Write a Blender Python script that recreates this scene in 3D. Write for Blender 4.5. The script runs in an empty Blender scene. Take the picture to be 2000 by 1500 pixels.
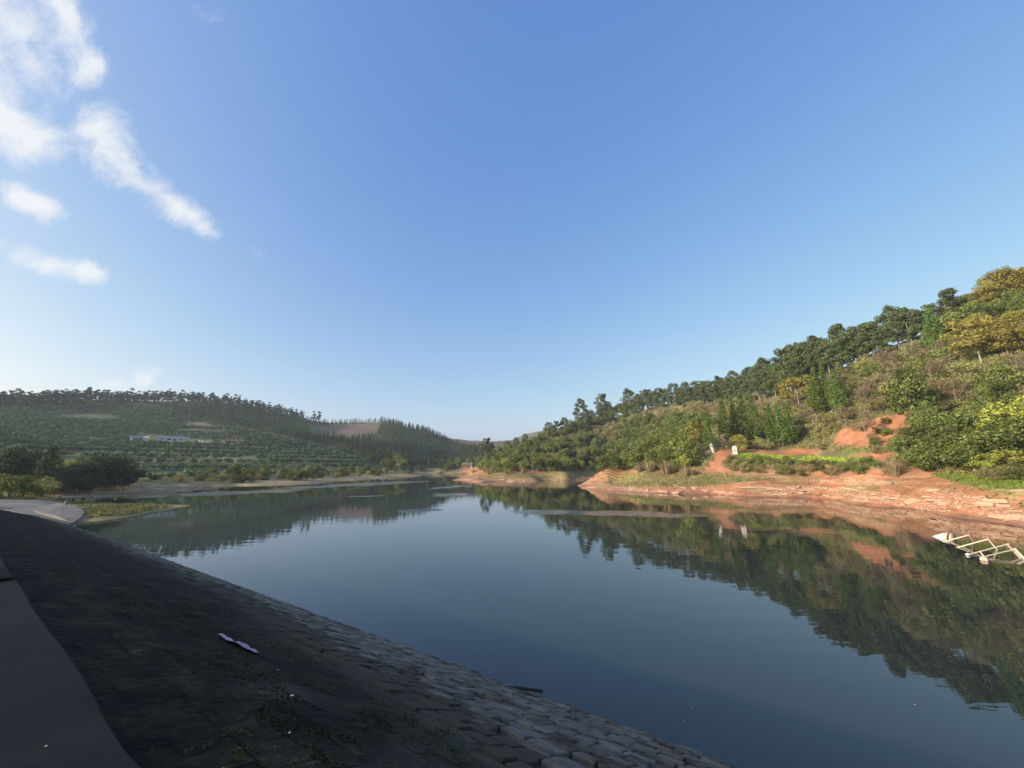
import bpy, math, random
import numpy as np
from mathutils import Vector

R = math.radians
sc = bpy.context.scene
C = sc.collection
rng = np.random.default_rng(11)

# ------------------------------------------------------------------ camera
CAM_H, PITCH, FPX = 6.0, R(11.7), 751.0
cam = bpy.data.cameras.new('camera'); cam_o = bpy.data.objects.new('camera', cam); C.objects.link(cam_o)
cam.sensor_width = 36; cam.lens = 36 * FPX / 2000; cam.clip_start = .05; cam.clip_end = 6000
cam_o.location = (0, 0, CAM_H); cam_o.rotation_euler = (R(90) + PITCH, 0, 0)
sc.camera = cam_o
cp_, sp_ = math.cos(PITCH), math.sin(PITCH)

def ray(px, py):
    u = (px - 1000) / FPX; v = (750 - py) / FPX
    return u, cp_ - v * sp_, sp_ + v * cp_
def G(px, py, D):                       # a point at horizontal distance D
    x, y, z = ray(px, py); k = D / math.hypot(x, y)
    return (x * k, y * k, CAM_H + z * k)
def PZ(px, py, z):                      # a point on the level z
    x, y, d = ray(px, py); t = (z - CAM_H) / d
    return (x * t, y * t, z)
def project(X, Y, Z):
    X, Y, Z = np.asarray(X, float), np.asarray(Y, float), np.asarray(Z, float) - CAM_H
    dep = Y * cp_ + Z * sp_; ver = -Y * sp_ + Z * cp_
    d = np.where(dep > .05, dep, np.nan)
    return 1000 + FPX * X / d, 750 - FPX * ver / d

# ------------------------------------------------------------------ light
SUN_AZ, SUN_EL = -112.0, 17.7
w = bpy.data.worlds.new('World'); sc.world = w; w.use_nodes = True
nt = w.node_tree; nt.nodes.clear()
def N(t, kind, **kw):
    n = t.nodes.new(kind)
    for k, v in kw.items():
        if k.startswith('i_'): n.inputs[int(k[2:])].default_value = v
        else: setattr(n, k, v)
    return n
SKY_STRENGTH = .15
sky = N(nt, 'ShaderNodeTexSky', sky_type='NISHITA', sun_disc=False, sun_elevation=R(SUN_EL), sun_rotation=R(SUN_AZ),
        altitude=300, air_density=1.0, dust_density=3.0, ozone_density=2.0)
bg = N(nt, 'ShaderNodeBackground'); bg.inputs[1].default_value = SKY_STRENGTH
out = N(nt, 'ShaderNodeOutputWorld')
tc = N(nt, 'ShaderNodeTexCoord')
def M(op, a, b=None, t=nt):
    n = t.nodes.new('ShaderNodeMath'); n.operation = op
    for i, q in enumerate((a, b)):
        if q is None: continue
        if isinstance(q, (int, float)): n.inputs[i].default_value = q
        else: t.links.new(q, n.inputs[i])
    return n.outputs[0]
def VM(op, a, b=None, o=0):
    n = nt.nodes.new('ShaderNodeVectorMath'); n.operation = op
    for i, q in enumerate((a, b)):
        if q is None: continue
        if isinstance(q, tuple): n.inputs[i].default_value = q
        else: nt.links.new(q, n.inputs[i])
    return n.outputs[o]
vdir = VM('NORMALIZE', tc.outputs['Generated'])
wob = N(nt, 'ShaderNodeTexNoise'); wob.inputs['Scale'].default_value = 4.5; wob.inputs['Detail'].default_value = 5
nt.links.new(vdir, wob.inputs['Vector'])
wv = VM('SCALE', VM('SUBTRACT', wob.outputs['Color'], (.5, .5, .5))); wv.node.inputs['Scale'].default_value = .10
vd2 = VM('ADD', vdir, wv)
# each cloud: a soft capsule between two directions of the sky (radius in photo pixels, opacity)
CLOUDS = [((-20, -60), (40, 120), 62, .7), ((85, -40), (148, 112), 36, 1.0), ((-40, 195), (70, 258), 54, 1.15), ((-40, 60), (10, 180), 70, .75),
          ((204, 242), (255, 335), 38, 1.0), ((250, 340), (330, 395), 30, .85), ((330, 395), (385, 425), 22, .8), ((42, 378), (92, 412), 24, 1.0), ((35, 488), (95, 512), 18, .95),
          ((95, 512), (190, 537), 17, .9), ((-30, 460), (15, 480), 14, .5), ((365, 0), (405, 25), 20, .22), ((195, 748), (250, 745), 22, .8),
          ((285, 760), (355, 760), 9, .6), ((488, 460), (500, 478), 10, .12), ((20, 602), (38, 606), 8, .3), ((300, 548), (322, 550), 6, .3)]
acc = None
for (a, b, r, op) in CLOUDS:
    pa, pb = Vector(ray(*a)).normalized(), Vector(ray(*b)).normalized()
    d = pb - pa
    mu, mv = ((a[0] + b[0]) / 2 - 1000) / FPX, (750 - (a[1] + b[1]) / 2) / FPX
    rad = r / FPX / (1 + mu * mu + mv * mv) ** .75
    rel = VM('SUBTRACT', vd2, tuple(pa))
    tt = M('MULTIPLY', VM('DOT_PRODUCT', rel, tuple(d), 1), 1 / max(d.length_squared, 1e-9)); tt.node.use_clamp = True
    sc_ = nt.nodes.new('ShaderNodeVectorMath'); sc_.operation = 'SCALE'; sc_.inputs[0].default_value = tuple(d)
    nt.links.new(tt, sc_.inputs['Scale'])
    dist = VM('LENGTH', VM('SUBTRACT', rel, sc_.outputs[0]), None, 1)
    m = M('SUBTRACT', 1.0, M('DIVIDE', dist, rad * 2.0)); m = M('MAXIMUM', m, 0.0)
    m = M('MULTIPLY', m, op)
    acc = m if acc is None else M('MAXIMUM', acc, m)
nz = N(nt, 'ShaderNodeTexNoise'); nz.inputs['Scale'].default_value = 13; nz.inputs['Detail'].default_value = 13; nz.inputs['Roughness'].default_value = .7; nz.inputs['Distortion'].default_value = .35
mp = N(nt, 'ShaderNodeMapping'); mp.inputs['Rotation'].default_value = (R(20), R(35), 0); mp.inputs['Scale'].default_value = (1.0, 1.6, 1.0)
nt.links.new(vdir, mp.inputs[0]); nt.links.new(mp.outputs[0], nz.inputs['Vector'])
dens = M('ADD', acc, M('MULTIPLY', M('SUBTRACT', nz.outputs[0], .5), 2.1))
mr = N(nt, 'ShaderNodeMapRange', interpolation_type='SMOOTHSTEP'); mr.inputs[1].default_value = .05; mr.inputs[2].default_value = 1.0; mr.inputs[4].default_value = .9
nt.links.new(dens, mr.inputs[0])
has = N(nt, 'ShaderNodeMapRange', interpolation_type='SMOOTHSTEP'); has.inputs[1].default_value = 0; has.inputs[2].default_value = .15
nt.links.new(acc, has.inputs[0])
fac = M('MULTIPLY', mr.outputs[0], has.outputs[0])
mix = N(nt, 'ShaderNodeMix', data_type='RGBA')
CLOUD_V = 4.4
nt.links.new(fac, mix.inputs['Factor']); mix.inputs['B'].default_value = (CLOUD_V * .97, CLOUD_V * .99, CLOUD_V, 1)
# the phone's rendering of a clear sky: deeper blue aloft, less glare at the horizon
sep = N(nt, 'ShaderNodeSeparateColor'); com = N(nt, 'ShaderNodeCombineColor'); nt.links.new(sky.outputs[0], sep.inputs[0])
for i_, (k_, g_) in enumerate(((1.20, 1.043), (.945, .808), (.743, .352))):
    nt.links.new(M('MULTIPLY', M('POWER', M('MULTIPLY', sep.outputs[i_], SKY_STRENGTH), g_), k_ / SKY_STRENGTH), com.inputs[i_])
# the glow round the sun stays white rather than orange
sp2 = N(nt, 'ShaderNodeSeparateColor'); cm2 = N(nt, 'ShaderNodeCombineColor'); nt.links.new(com.outputs[0], sp2.inputs[0])
nt.links.new(sp2.outputs[0], cm2.inputs[0]); nt.links.new(M('MAXIMUM', sp2.outputs[1], M('MULTIPLY', sp2.outputs[0], .98)), cm2.inputs[1]); nt.links.new(M('MAXIMUM', sp2.outputs[2], M('MULTIPLY', sp2.outputs[0], .97)), cm2.inputs[2])
nt.links.new(cm2.outputs[0], mix.inputs['A'])
nt.links.new(mix.outputs['Result'], bg.inputs[0]); nt.links.new(bg.outputs[0], out.inputs[0])

sl = bpy.data.lights.new('sun', 'SUN'); sl.energy = 5.0; sl.angle = R(.53); sl.color = (1, .84, .62)
so = bpy.data.objects.new('sun', sl); C.objects.link(so)
sdir = Vector((math.sin(R(SUN_AZ)) * math.cos(R(SUN_EL)), math.cos(R(SUN_AZ)) * math.cos(R(SUN_EL)), math.sin(R(SUN_EL))))
so.rotation_euler = sdir.to_track_quat('Z', 'Y').to_euler()
sc.view_settings.view_transform = 'Standard'; sc.view_settings.look = 'None'; sc.view_settings.gamma = 1
sc.view_settings.exposure = 0.5
sc.render.engine = 'CYCLES'
sc.cycles.max_bounces = 6; sc.cycles.volume_bounces = 0; sc.cycles.transparent_max_bounces = 4
sc.cycles.use_denoising = True

# ------------------------------------------------------------------ helpers
def tag(o, label=None, cat=None, group=None, kind=None):
    if label: o['label'] = label
    if cat: o['category'] = cat
    if group: o['group'] = group
    if kind: o['kind'] = kind
    return o
def mesh(name, V, F, mats=(), smooth=False, mi=None):
    me = bpy.data.meshes.new(name)
    V = np.asarray(V, np.float32)
    if isinstance(F, np.ndarray):
        k = F.shape[1]; n = len(F)
        me.vertices.add(len(V)); me.vertices.foreach_set('co', V.ravel())
        me.loops.add(n * k); me.loops.foreach_set('vertex_index', F.astype(np.int32).ravel())
        me.polygons.add(n); me.polygons.foreach_set('loop_start', np.arange(0, n * k, k, dtype=np.int32))
        me.update(calc_edges=True)
    else:
        me.from_pydata([tuple(v) for v in V.tolist()], [], F); me.update()
    for m in mats: me.materials.append(m)
    if mi is not None: me.polygons.foreach_set('material_index', np.asarray(mi, np.int32))
    if smooth: me.polygons.foreach_set('use_smooth', np.ones(len(me.polygons), bool))
    return me
def obj(name, me, parent=None, loc=(0, 0, 0), rz=0, s=1.0):
    o = bpy.data.objects.new(name, me); C.objects.link(o)
    o.location = loc; o.rotation_euler = (0, 0, rz)
    o.scale = (s, s, s) if isinstance(s, (int, float)) else s
    if parent: o.parent = parent
    return o
def empty(name, loc, rz=0, s=1.0):
    o = obj(name, None, None, loc, rz, s); o.empty_display_size = .3
    return o
class MB:
    def __init__(s): s.V, s.F = [], []
    def add(s, V, F):
        b = len(s.V); s.V += [tuple(v) for v in V]; s.F += [tuple(i + b for i in f) for f in F]; return s
    def box(s, c, d, rz=0, tilt=(0, 0), bev=.0):
        x, y, z = (q / 2 for q in d); P = []
        b = min(bev, x * .8, y * .8, z * .8)
        if b > 0:
            rings = [(-z, b), (-z + b, 0), (z - b, 0), (z, b)]
        else: rings = [(-z, 0), (z, 0)]
        for (zz, i) in rings:
            for (sx, sy) in ((-1, -1), (1, -1), (1, 1), (-1, 1)): P.append((sx * (x - i), sy * (y - i), zz))
        F = [(3, 2, 1, 0)]
        n = len(rings)
        for k in range(n - 1):
            for j in range(4):
                F.append((4 * k + j, 4 * k + (j + 1) % 4, 4 * k + 4 + (j + 1) % 4, 4 * k + 4 + j))
        F.append(tuple(4 * (n - 1) + j for j in range(4)))
        ca, sa = math.cos(rz), math.sin(rz); Q = []
        for (px, py, pz) in P:
            px += tilt[0] * pz; py += tilt[1] * pz
            Q.append((c[0] + px * ca - py * sa, c[1] + px * sa + py * ca, c[2] + pz))
        return s.add(Q, F)
    def tube(s, pts, rad, n=6, cap=True):
        pts = [Vector(p) for p in pts]
        rad = rad if isinstance(rad, (list, tuple)) else [rad] * len(pts)
        V, F = [], []
        for i, p in enumerate(pts):
            d = (pts[min(i + 1, len(pts) - 1)] - pts[max(i - 1, 0)]).normalized()
            a = d.cross(Vector((0, 0, 1)) if abs(d.z) < .9 else Vector((1, 0, 0))).normalized(); b = d.cross(a)
            for k in range(n):
                t = 2 * math.pi * k / n
                V.append(p + (a * math.cos(t) + b * math.sin(t)) * rad[i])
        for i in range(len(pts) - 1):
            for k in range(n):
                F.append((i * n + k, i * n + (k + 1) % n, (i + 1) * n + (k + 1) % n, (i + 1) * n + k))
        if cap: F += [tuple(range(n))[::-1], tuple((len(pts) - 1) * n + k for k in range(n))]
        return s.add(V, F)
    def mesh(s, name, m, smooth=False): return mesh(name, s.V, s.F, (m,), smooth)

_perm = np.random.default_rng(5).random((512, 512))
def vnoise(x, y):
    xi, yi = np.floor(x).astype(int), np.floor(y).astype(int); fx, fy = x - xi, y - yi
    fx, fy = fx * fx * (3 - 2 * fx), fy * fy * (3 - 2 * fy)
    g = lambda a, b: _perm[a % 512, b % 512]
    return (g(xi, yi) * (1 - fx) + g(xi + 1, yi) * fx) * (1 - fy) + (g(xi, yi + 1) * (1 - fx) + g(xi + 1, yi + 1) * fx) * fy
def fbm(x, y, o=4):
    x, y = np.asarray(x, float), np.asarray(y, float)
    s, a = 0, .5
    for i in range(o): s = s + a * (vnoise(x * 2 ** i + 17.3 * i, y * 2 ** i + 9.1 * i) - .5); a *= .5
    return s * 2
def inpoly(x, y, P):
    x, y = np.asarray(x, float), np.asarray(y, float); r = np.zeros(x.shape, bool); n = len(P)
    for i in range(n):
        (x0, y0), (x1, y1) = P[i], P[(i + 1) % n]
        if y0 == y1: continue
        c = ((y0 > y) != (y1 > y)) & (x < (x1 - x0) * (y - y0) / (y1 - y0) + x0)
        r ^= c
    return r
def sstep(a, b, x):
    t = np.clip((x - a) / (b - a), 0, 1); return t * t * (3 - 2 * t)

# ------------------------------------------------------------------ materials
def mat(name):
    m = bpy.data.materials.new(name); m.use_nodes = True; m.node_tree.nodes.clear(); return m
def L(t, a, b): t.links.new(a, b)
def plain(name, col, rough=.7, var=.25, scale=6.0, bump=.0, metal=0.0):
    m = mat(name); t = m.node_tree
    o = N(t, 'ShaderNodeOutputMaterial'); p = N(t, 'ShaderNodeBsdfPrincipled')
    p.inputs['Roughness'].default_value = rough; p.inputs['Metallic'].default_value = metal; p.inputs['Specular IOR Level'].default_value = .3
    c = N(t, 'ShaderNodeTexCoord'); n = N(t, 'ShaderNodeTexNoise'); n.inputs['Scale'].default_value = scale; n.inputs['Detail'].default_value = 12; n.inputs['Roughness'].default_value = .72
    L(t, c.outputs['Object'], n.inputs['Vector'])
    r = N(t, 'ShaderNodeValToRGB'); r.color_ramp.elements[0].position = .3; r.color_ramp.elements[1].position = .7
    r.color_ramp.elements[0].color = tuple(q * (1 - var) for q in col) + (1,); r.color_ramp.elements[1].color = tuple(min(1, q * (1 + var)) for q in col) + (1,)
    L(t, n.outputs[0], r.inputs[0]); L(t, r.outputs[0], p.inputs['Base Color']); L(t, p.outputs[0], o.inputs[0])
    if bump:
        b = N(t, 'ShaderNodeBump'); b.inputs['Strength'].default_value = bump; b.inputs['Distance'].default_value = .05
        L(t, n.outputs[0], b.inputs['Height']); L(t, b.outputs[0], p.inputs['Normal'])
    return m
def leafmat(name, col, col2, trans=.3, hv=.05):
    """foliage: the colour varies between trees (object), between clumps (noise) and between leaves (island)"""
    m = mat(name); t = m.node_tree
    o = N(t, 'ShaderNodeOutputMaterial')
    oi = N(t, 'ShaderNodeObjectInfo'); ge = N(t, 'ShaderNodeNewGeometry')
    nz = N(t, 'ShaderNodeTexNoise'); nz.inputs['Scale'].default_value = .45; nz.inputs['Detail'].default_value = 2
    L(t, ge.outputs['Position'], nz.inputs['Vector'])
    s = M('ADD', M('MULTIPLY', nz.outputs[0], .5, t), M('MULTIPLY', oi.outputs['Random'], .5, t), t)
    s = M('ADD', s, M('MULTIPLY', M('SUBTRACT', ge.outputs['Random Per Island'], .5, t), .5, t), t)
    r = N(t, 'ShaderNodeValToRGB'); r.color_ramp.elements[0].position = .2; r.color_ramp.elements[1].position = .8
    r.color_ramp.elements[0].color = col + (1,); r.color_ramp.elements[1].color = col2 + (1,)
    L(t, s, r.inputs[0])
    h = N(t, 'ShaderNodeHueSaturation')
    L(t, M('ADD', .5 - hv / 2, M('MULTIPLY', oi.outputs['Random'], hv, t), t), h.inputs['Hue'])
    L(t, M('ADD', .75, M('MULTIPLY', ge.outputs['Random Per Island'], .5, t), t), h.inputs['Value'])
    L(t, r.outputs[0], h.inputs['Color'])
    d = N(t, 'ShaderNodeBsdfDiffuse'); tr = N(t, 'ShaderNodeBsdfTranslucent'); mx = N(t, 'ShaderNodeMixShader'); mx.inputs[0].default_value = trans
    L(t, h.outputs[0], d.inputs[0]); L(t, h.outputs[0], tr.inputs[0]); L(t, d.outputs[0], mx.inputs[1]); L(t, tr.outputs[0], mx.inputs[2])
    L(t, mx.outputs[0], o.inputs[0])
    return m
LM = dict(
    euc=leafmat('eucalyptus_leaf', (.07, .09, .032), (.14, .16, .06)),
    broad=leafmat('broad_leaf', (.07, .10, .027), (.20, .215, .06)),
    light=leafmat('light_leaf', (.115, .155, .035), (.24, .255, .07)),
    cyp=leafmat('cypress_leaf', (.065, .11, .022), (.15, .2, .045)),
    autumn=leafmat('autumn_leaf', (.19, .165, .035), (.31, .265, .07), .3, .025),
    lime=leafmat('yellow_green_leaf', (.2, .22, .04), (.40, .38, .09)),
    brown=leafmat('dry_scrub', (.19, .18, .07), (.35, .315, .13)),
    twig=leafmat('bare_twig', (.15, .115, .07), (.25, .2, .13), .1),
    reed=leafmat('dry_reed', (.24, .205, .095), (.42, .35, .19)),
    dark=leafmat('dark_leaf', (.034, .055, .025), (.075, .105, .042), .2, .03),
    pine=leafmat('pine_needle', (.034, .06, .028), (.075, .105, .046), .2, .03),
    orchard=leafmat('orchard_leaf', (.07, .135, .055), (.16, .235, .09), .25, .04),
    crop=leafmat('crop_leaf', (.22, .33, .03), (.42, .52, .06)),
    lawn=leafmat('lawn_grass', (.12, .19, .035), (.24, .31, .06)),
    weed=leafmat('weed_leaf', (.045, .075, .025), (.11, .15, .05)),
    dgrass=leafmat('grass_blade', (.2, .19, .06), (.36, .32, .13)))
M_bark = plain('pale_bark', (.27, .235, .18), .8, .3, 3)
M_dark = plain('dark_bark', (.12, .09, .065), .9, .3, 3)

# ------------------------------------------------------------------ terrain heights
E = np.array((-.841, .541)); NW = np.array((.541, .841))     # along the dam, across it towards the water
W_WATER, W_BERM, Z_BERM = 10.1, 1.0, 4.4
def dam_xy(u, wv): return E[0] * u + NW[0] * wv, E[1] * u + NW[1] * wv
CP = []
def g(*rows):
    for r in rows: CP.append(G(*r))
def pz(*rows):
    for r in rows: CP.append(PZ(*r))
def shore(pts, deep=True):
    for (x, y) in pts:
        p = PZ(x, y, 0); CP.append(p)
        if deep:
            k = math.hypot(p[0], p[1])
            for (dd, z) in ((5, -.9), (13, -2.6)):
                f = (k - dd) / k; CP.append((p[0] * f, p[1] * f, z))
# right bank, hill and ridge
shore([(2000, 1030), (1930, 1018), (1860, 1009), (1800, 996), (1740, 992), (1680, 986), (1640, 978), (1600, 974), (1550, 972), (1500, 971), (1450, 970), (1400, 966), (1350, 965),
       (1300, 964), (1250, 962), (1200, 959), (1160, 956), (1132, 953.5)])
g((2000, 955, 71), (2000, 930, 78), (2000, 850, 95), (2000, 700, 122), (2000, 600, 142), (2000, 556, 158), (2000, 556, 215))
g((1930, 945, 73), (1930, 925, 80), (1930, 840, 99), (1930, 700, 124), (1930, 620, 146), (1930, 590, 158))
g((1850, 985, 72), (1850, 945, 78), (1850, 925, 83), (1850, 830, 101), (1850, 750, 118), (1850, 690, 136), (1850, 650, 152), (1850, 655, 205))
g((1770, 970, 79), (1770, 940, 84), (1770, 905, 90), (1770, 820, 108), (1770, 740, 128), (1770, 680, 156))
g((1700, 960, 81), (1700, 938, 86), (1700, 903, 91), (1700, 895, 97), (1700, 878, 100), (1700, 800, 114), (1700, 750, 134), (1700, 697, 165), (1700, 702, 220))
g((1600, 950, 93), (1600, 930, 98), (1600, 903, 105), (1600, 893, 112), (1600, 866, 116), (1600, 805, 134), (1600, 745, 172), (1600, 752, 230))
g((1520, 952, 91), (1520, 930, 97), (1520, 904, 104), (1520, 889, 112), (1520, 870, 119), (1520, 815, 142), (1520, 768, 188))
g((1450, 950, 90), (1450, 930, 98), (1450, 900, 106), (1450, 884, 113), (1450, 866, 122), (1450, 815, 155), (1450, 775, 198), (1450, 782, 255))
g((1400, 945, 93), (1400, 928, 100), (1400, 890, 108), (1400, 878, 114), (1400, 840, 144), (1400, 800, 186), (1400, 780, 212))
g((1340, 945, 92), (1340, 928, 101), (1340, 900, 113), (1340, 850, 150), (1340, 805, 200), (1340, 785, 230))
g((1290, 942, 94), (1290, 928, 103), (1290, 915, 110), (1290, 865, 148), (1290, 815, 205), (1290, 790, 245), (1290, 797, 300))
g((1240, 944, 95), (1240, 929, 107), (1240, 918, 125), (1240, 880, 160), (1240, 830, 220), (1240, 803, 262))
g((1190, 944, 100), (1190, 935, 110), (1160, 948.5, 102))
shore([(1190, 938), (1160, 939), (1130, 941), (1100, 941.5), (1060, 942), (1030, 943), (1000, 944), (970, 944), (930, 942), (905, 940), (885, 938.5)])
g((1190, 922, 178), (1190, 880, 200), (1190, 840, 235), (1190, 818, 272), (1190, 826, 330))
g((1100, 930, 145), (1100, 918, 160), (1100, 880, 195), (1100, 843, 245), (1100, 836, 275), (1100, 842, 330))
g((1040, 931, 142), (1040, 918, 157), (1040, 890, 195), (1040, 866, 245), (1040, 862, 270), (1040, 868, 320))
g((985, 931, 142), (985, 920, 156), (985, 897, 200), (985, 882, 245))
g((945, 930, 150), (945, 920, 165), (945, 903, 205), (945, 895, 235))
g((915, 931, 160), (900, 934, 158))
pz((1150, 946, -1.2), (1170, 941, -.8), (1120, 948, -1.6), (1090, 950, -2))
# far shore of the cove
shore([(895, 929), (875, 927.5), (862, 925), (925, 927)])
g((890, 921, 232), (912, 919, 238), (930, 917, 240), (870, 921, 250), (905, 905, 300), (905, 890, 380), (940, 888, 380), (960, 887, 420), (870, 880, 430))
shore([(850, 919.5), (838, 920.5)], False)
# left far shore, orchard hill, middle hill
shore([(825, 929), (800, 931), (760, 934), (700, 937.5), (650, 941), (600, 944), (550, 946.5), (480, 950), (420, 954), (350, 959), (300, 963), (250, 967), (205, 971)])
g((800, 922, 215), (800, 905, 290), (800, 870, 370), (800, 838, 455), (800, 848, 520), (835, 845, 450), (835, 880, 360), (870, 862, 430), (850, 855, 440), (895, 875, 410), (770, 831, 465))
g((760, 926, 205), (760, 905, 262), (760, 870, 350), (760, 826, 475), (760, 834, 560))
g((700, 930, 180), (700, 905, 235), (700, 870, 320), (700, 845, 400), (700, 824, 480))
g((640, 933, 165), (640, 905, 220), (640, 870, 300), (640, 845, 390), (640, 828, 470), (640, 838, 560))
g((580, 935, 158), (580, 900, 215), (580, 860, 300), (580, 835, 380), (580, 818, 440))
g((480, 938, 148), (480, 905, 195), (480, 862, 270), (480, 830, 350), (480, 795, 430), (480, 803, 520))
g((380, 945, 135), (380, 905, 185), (380, 865, 262), (380, 825, 345), (380, 784, 430))
g((280, 950, 126), (280, 910, 172), (280, 866, 260), (280, 826, 340), (280, 784, 425), (280, 792, 520))
g((180, 955, 118), (180, 915, 165), (180, 866, 255), (180, 826, 335), (180, 784, 420))
g((80, 958, 112), (80, 915, 160), (80, 866, 250), (80, 826, 330), (80, 788, 415), (80, 796, 510))
g((0, 958, 110), (0, 915, 158), (0, 866, 245), (0, 826, 325), (0, 791, 410))
# grass spit, apron, inlet
shore([(150, 1022), (200, 1016), (260, 1008), (320, 997), (360, 990)], True)
pz((372, 987.5, .02), (300, 983.5, 0), (240, 980.5, 0), (200, 978, 0.05), (200, 999, .55), (250, 993, .55), (180, 985, .85), (310, 989, .3), (150, 980, 1.0), (120, 974, 1.15), (60, 972, 1.35),
   (0, 970, 1.5), (60, 1000, .9), (0, 988, 1.5), (100, 985, 1.15), (140, 1022, .1), (100, 1010, .5), (280, 982.5, .15), (255, 984, .3), (230, 983, .35), (325, 986, .1), (280, 977, -.6), (310, 978.5, -.7), (350, 981, -.8), (255, 976.5, -.4), (395, 985, -.9), (250, 973, -.7), (330, 969, -1.1), (420, 964, -1.6), (420, 985, -1.3), (230, 976, -.4))
# bed of the reservoir
pz(*[(x, y, -5) for (x, y) in ((600, 1050), (800, 1000), (1000, 1100), (1300, 1050), (900, 975), (1600, 1130), (1800, 1200), (520, 1010), (1000, 1000), (1200, 990), (1100, 1300), (1500, 1300), (700, 985), (300, 1050))])
pz((860, 945, -3), (760, 955, -3), (650, 962, -3), (990, 962, -3), (860, 932, -2))
# under the dam, downstream, outside the frame
for u in range(-60, 61, 15):
    for (ww, z) in ((10, -3), (2, -6), (-18, -8), (-60, -10)):
        if u > 40 and ww > -10: continue
        x, y = dam_xy(u, ww); CP.append((x, y, z))
for (x, y) in ((47.5, 27), (46, 12), (45, -3), (47, -20)):
    for (d, z) in ((-14, -3), (0, 0), (8, 2.5), (25, 9), (55, 27), (85, 44), (140, 52)): CP.append((x + d, y - d * .15, z))
for (x, y, z) in ((-95, 45, 3), (-130, 60, 9), (-200, 60, 24), (-320, 60, 45), (-260, -60, 30), (-120, 0, 4), (-85, 25, 3), (-70, 33, 2), (-450, 150, 52), (-520, 350, 50), (-420, 420, 44),
                  (-150, 700, 40), (60, 620, 38), (260, 500, 36), (320, 300, 52), (250, 60, 58), (240, -80, 55), (0, -160, -12), (-150, -160, -10), (150, -150, 20)): CP.append((x, y, z))
CP += [G(1030, 846, 900), G(985, 868, 900), G(1080, 838, 900), G(1140, 830, 900), G(930, 880, 900), G(1030, 850, 980)]
for k in range(0, 360, 20): CP.append((1300 * math.cos(R(k)), 1300 * math.sin(R(k)), 14))
CP = np.array(CP, float)
# drop near-duplicates
keep = []
for i, p in enumerate(CP):
    if all((p[0] - CP[j, 0]) ** 2 + (p[1] - CP[j, 1]) ** 2 > .8 for j in keep): keep.append(i)
CP = CP[keep]
CC = 2.5
d2 = ((CP[:, None, :2] - CP[None, :, :2]) ** 2).sum(-1)
n = len(CP); A = np.zeros((n + 3, n + 3)); A[:n, :n] = np.sqrt(d2 + CC ** 2) - np.eye(n) * .02
A[:n, n:] = np.c_[np.ones(n), CP[:, :2] / 100]; A[n:, :n] = A[:n, n:].T
sol = np.linalg.solve(A, np.r_[CP[:, 2], np.zeros(3)])
def hraw(X, Y):
    X, Y = np.asarray(X, float), np.asarray(Y, float); sh = X.shape; X, Y = X.ravel(), Y.ravel(); o = np.empty(len(X))
    for a in range(0, len(X), 8000):
        x, y = X[a:a + 8000], Y[a:a + 8000]
        o[a:a + 8000] = np.sqrt((x[:, None] - CP[None, :, 0]) ** 2 + (y[:, None] - CP[None, :, 1]) ** 2 + CC ** 2) @ sol[:n] + sol[n] + sol[n + 1] * x / 100 + sol[n + 2] * y / 100
    return o.reshape(sh)
def lines(a, b, fa, fb, step, growth, lo, hi):
    v = list(np.arange(fa, fb, step)); s = step; x = fb
    while x < hi: v.append(x); s *= growth; x += s
    s = step; x = fa - step
    while x > lo: v.insert(0, x); s *= growth; x -= s
    return np.array(v)
GX = lines(0, 0, -75, 95, .9, 1.035, -1150, 1150); GY = lines(0, 0, 25, 125, .9, 1.03, -400, 1150)
XX, YY = np.meshgrid(GX, GY, indexing='ij')
ZZ = hraw(XX, YY)
hill = sstep(1.5, 12, ZZ)
ZZ = ZZ + hill * (fbm(XX / 26, YY / 26, 4) * 2.2 + fbm(XX / 5, YY / 5, 3) * .6) + sstep(-.2, .8, ZZ) * (1 - hill) * fbm(XX / 3.2, YY / 3.2, 4) * .28
# the inlet behind the grass spit
_px, _py = project(XX, YY, ZZ); _d = np.hypot(XX, YY)
inl = (XX < -35) & (np.nan_to_num(_px, nan=-1e4) > 185) & (np.nan_to_num(_px, nan=1e4) < 430) & (_d > 79) & (_d < 97)
ZZ = np.where(inl, np.minimum(ZZ, np.maximum(.5 - (_d - 79) * .13, -1.2)), ZZ)
# sandstone ledges on the right bank: shallow steps that follow the bedding
PX, PY = project(XX, YY, ZZ)
bank = inpoly(PX, PY, [(890, 946), (890, 932), (1130, 928), (1170, 935), (1400, 930), (1480, 925), (1560, 908), (1760, 925), (1870, 925), (2100, 950), (2100, 1060), (1900, 1025), (1600, 985), (1300, 975), (1120, 960)]) & (ZZ > -.3)
bed = ZZ + XX * .035 + fbm(XX / 9, YY / 9, 3) * .5
step = .42
fr = (bed / step) % 1
gully = np.abs(fbm(XX / 4.5 + YY / 30, YY / 4.5, 3))
ZZ = ZZ + bank * sstep(.1, .9, ZZ) * (fbm(XX / 1.6, YY / 1.6, 3) * .22 - .35 * (1 - sstep(0, .16, gully)))
ZZ = ZZ + bank * sstep(.0, .5, ZZ) * (.5 * step * (sstep(.3, .95, fr) - fr))
def hgt(x, y):
    x, y = np.asarray(x, float), np.asarray(y, float)
    i = np.clip(np.searchsorted(GX, x) - 1, 0, len(GX) - 2); j = np.clip(np.searchsorted(GY, y) - 1, 0, len(GY) - 2)
    fx = np.clip((x - GX[i]) / (GX[i + 1] - GX[i]), 0, 1); fy = np.clip((y - GY[j]) / (GY[j + 1] - GY[j]), 0, 1)
    return (ZZ[i, j] * (1 - fx) + ZZ[i + 1, j] * fx) * (1 - fy) + (ZZ[i, j + 1] * (1 - fx) + ZZ[i + 1, j + 1] * fx) * fy
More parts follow.
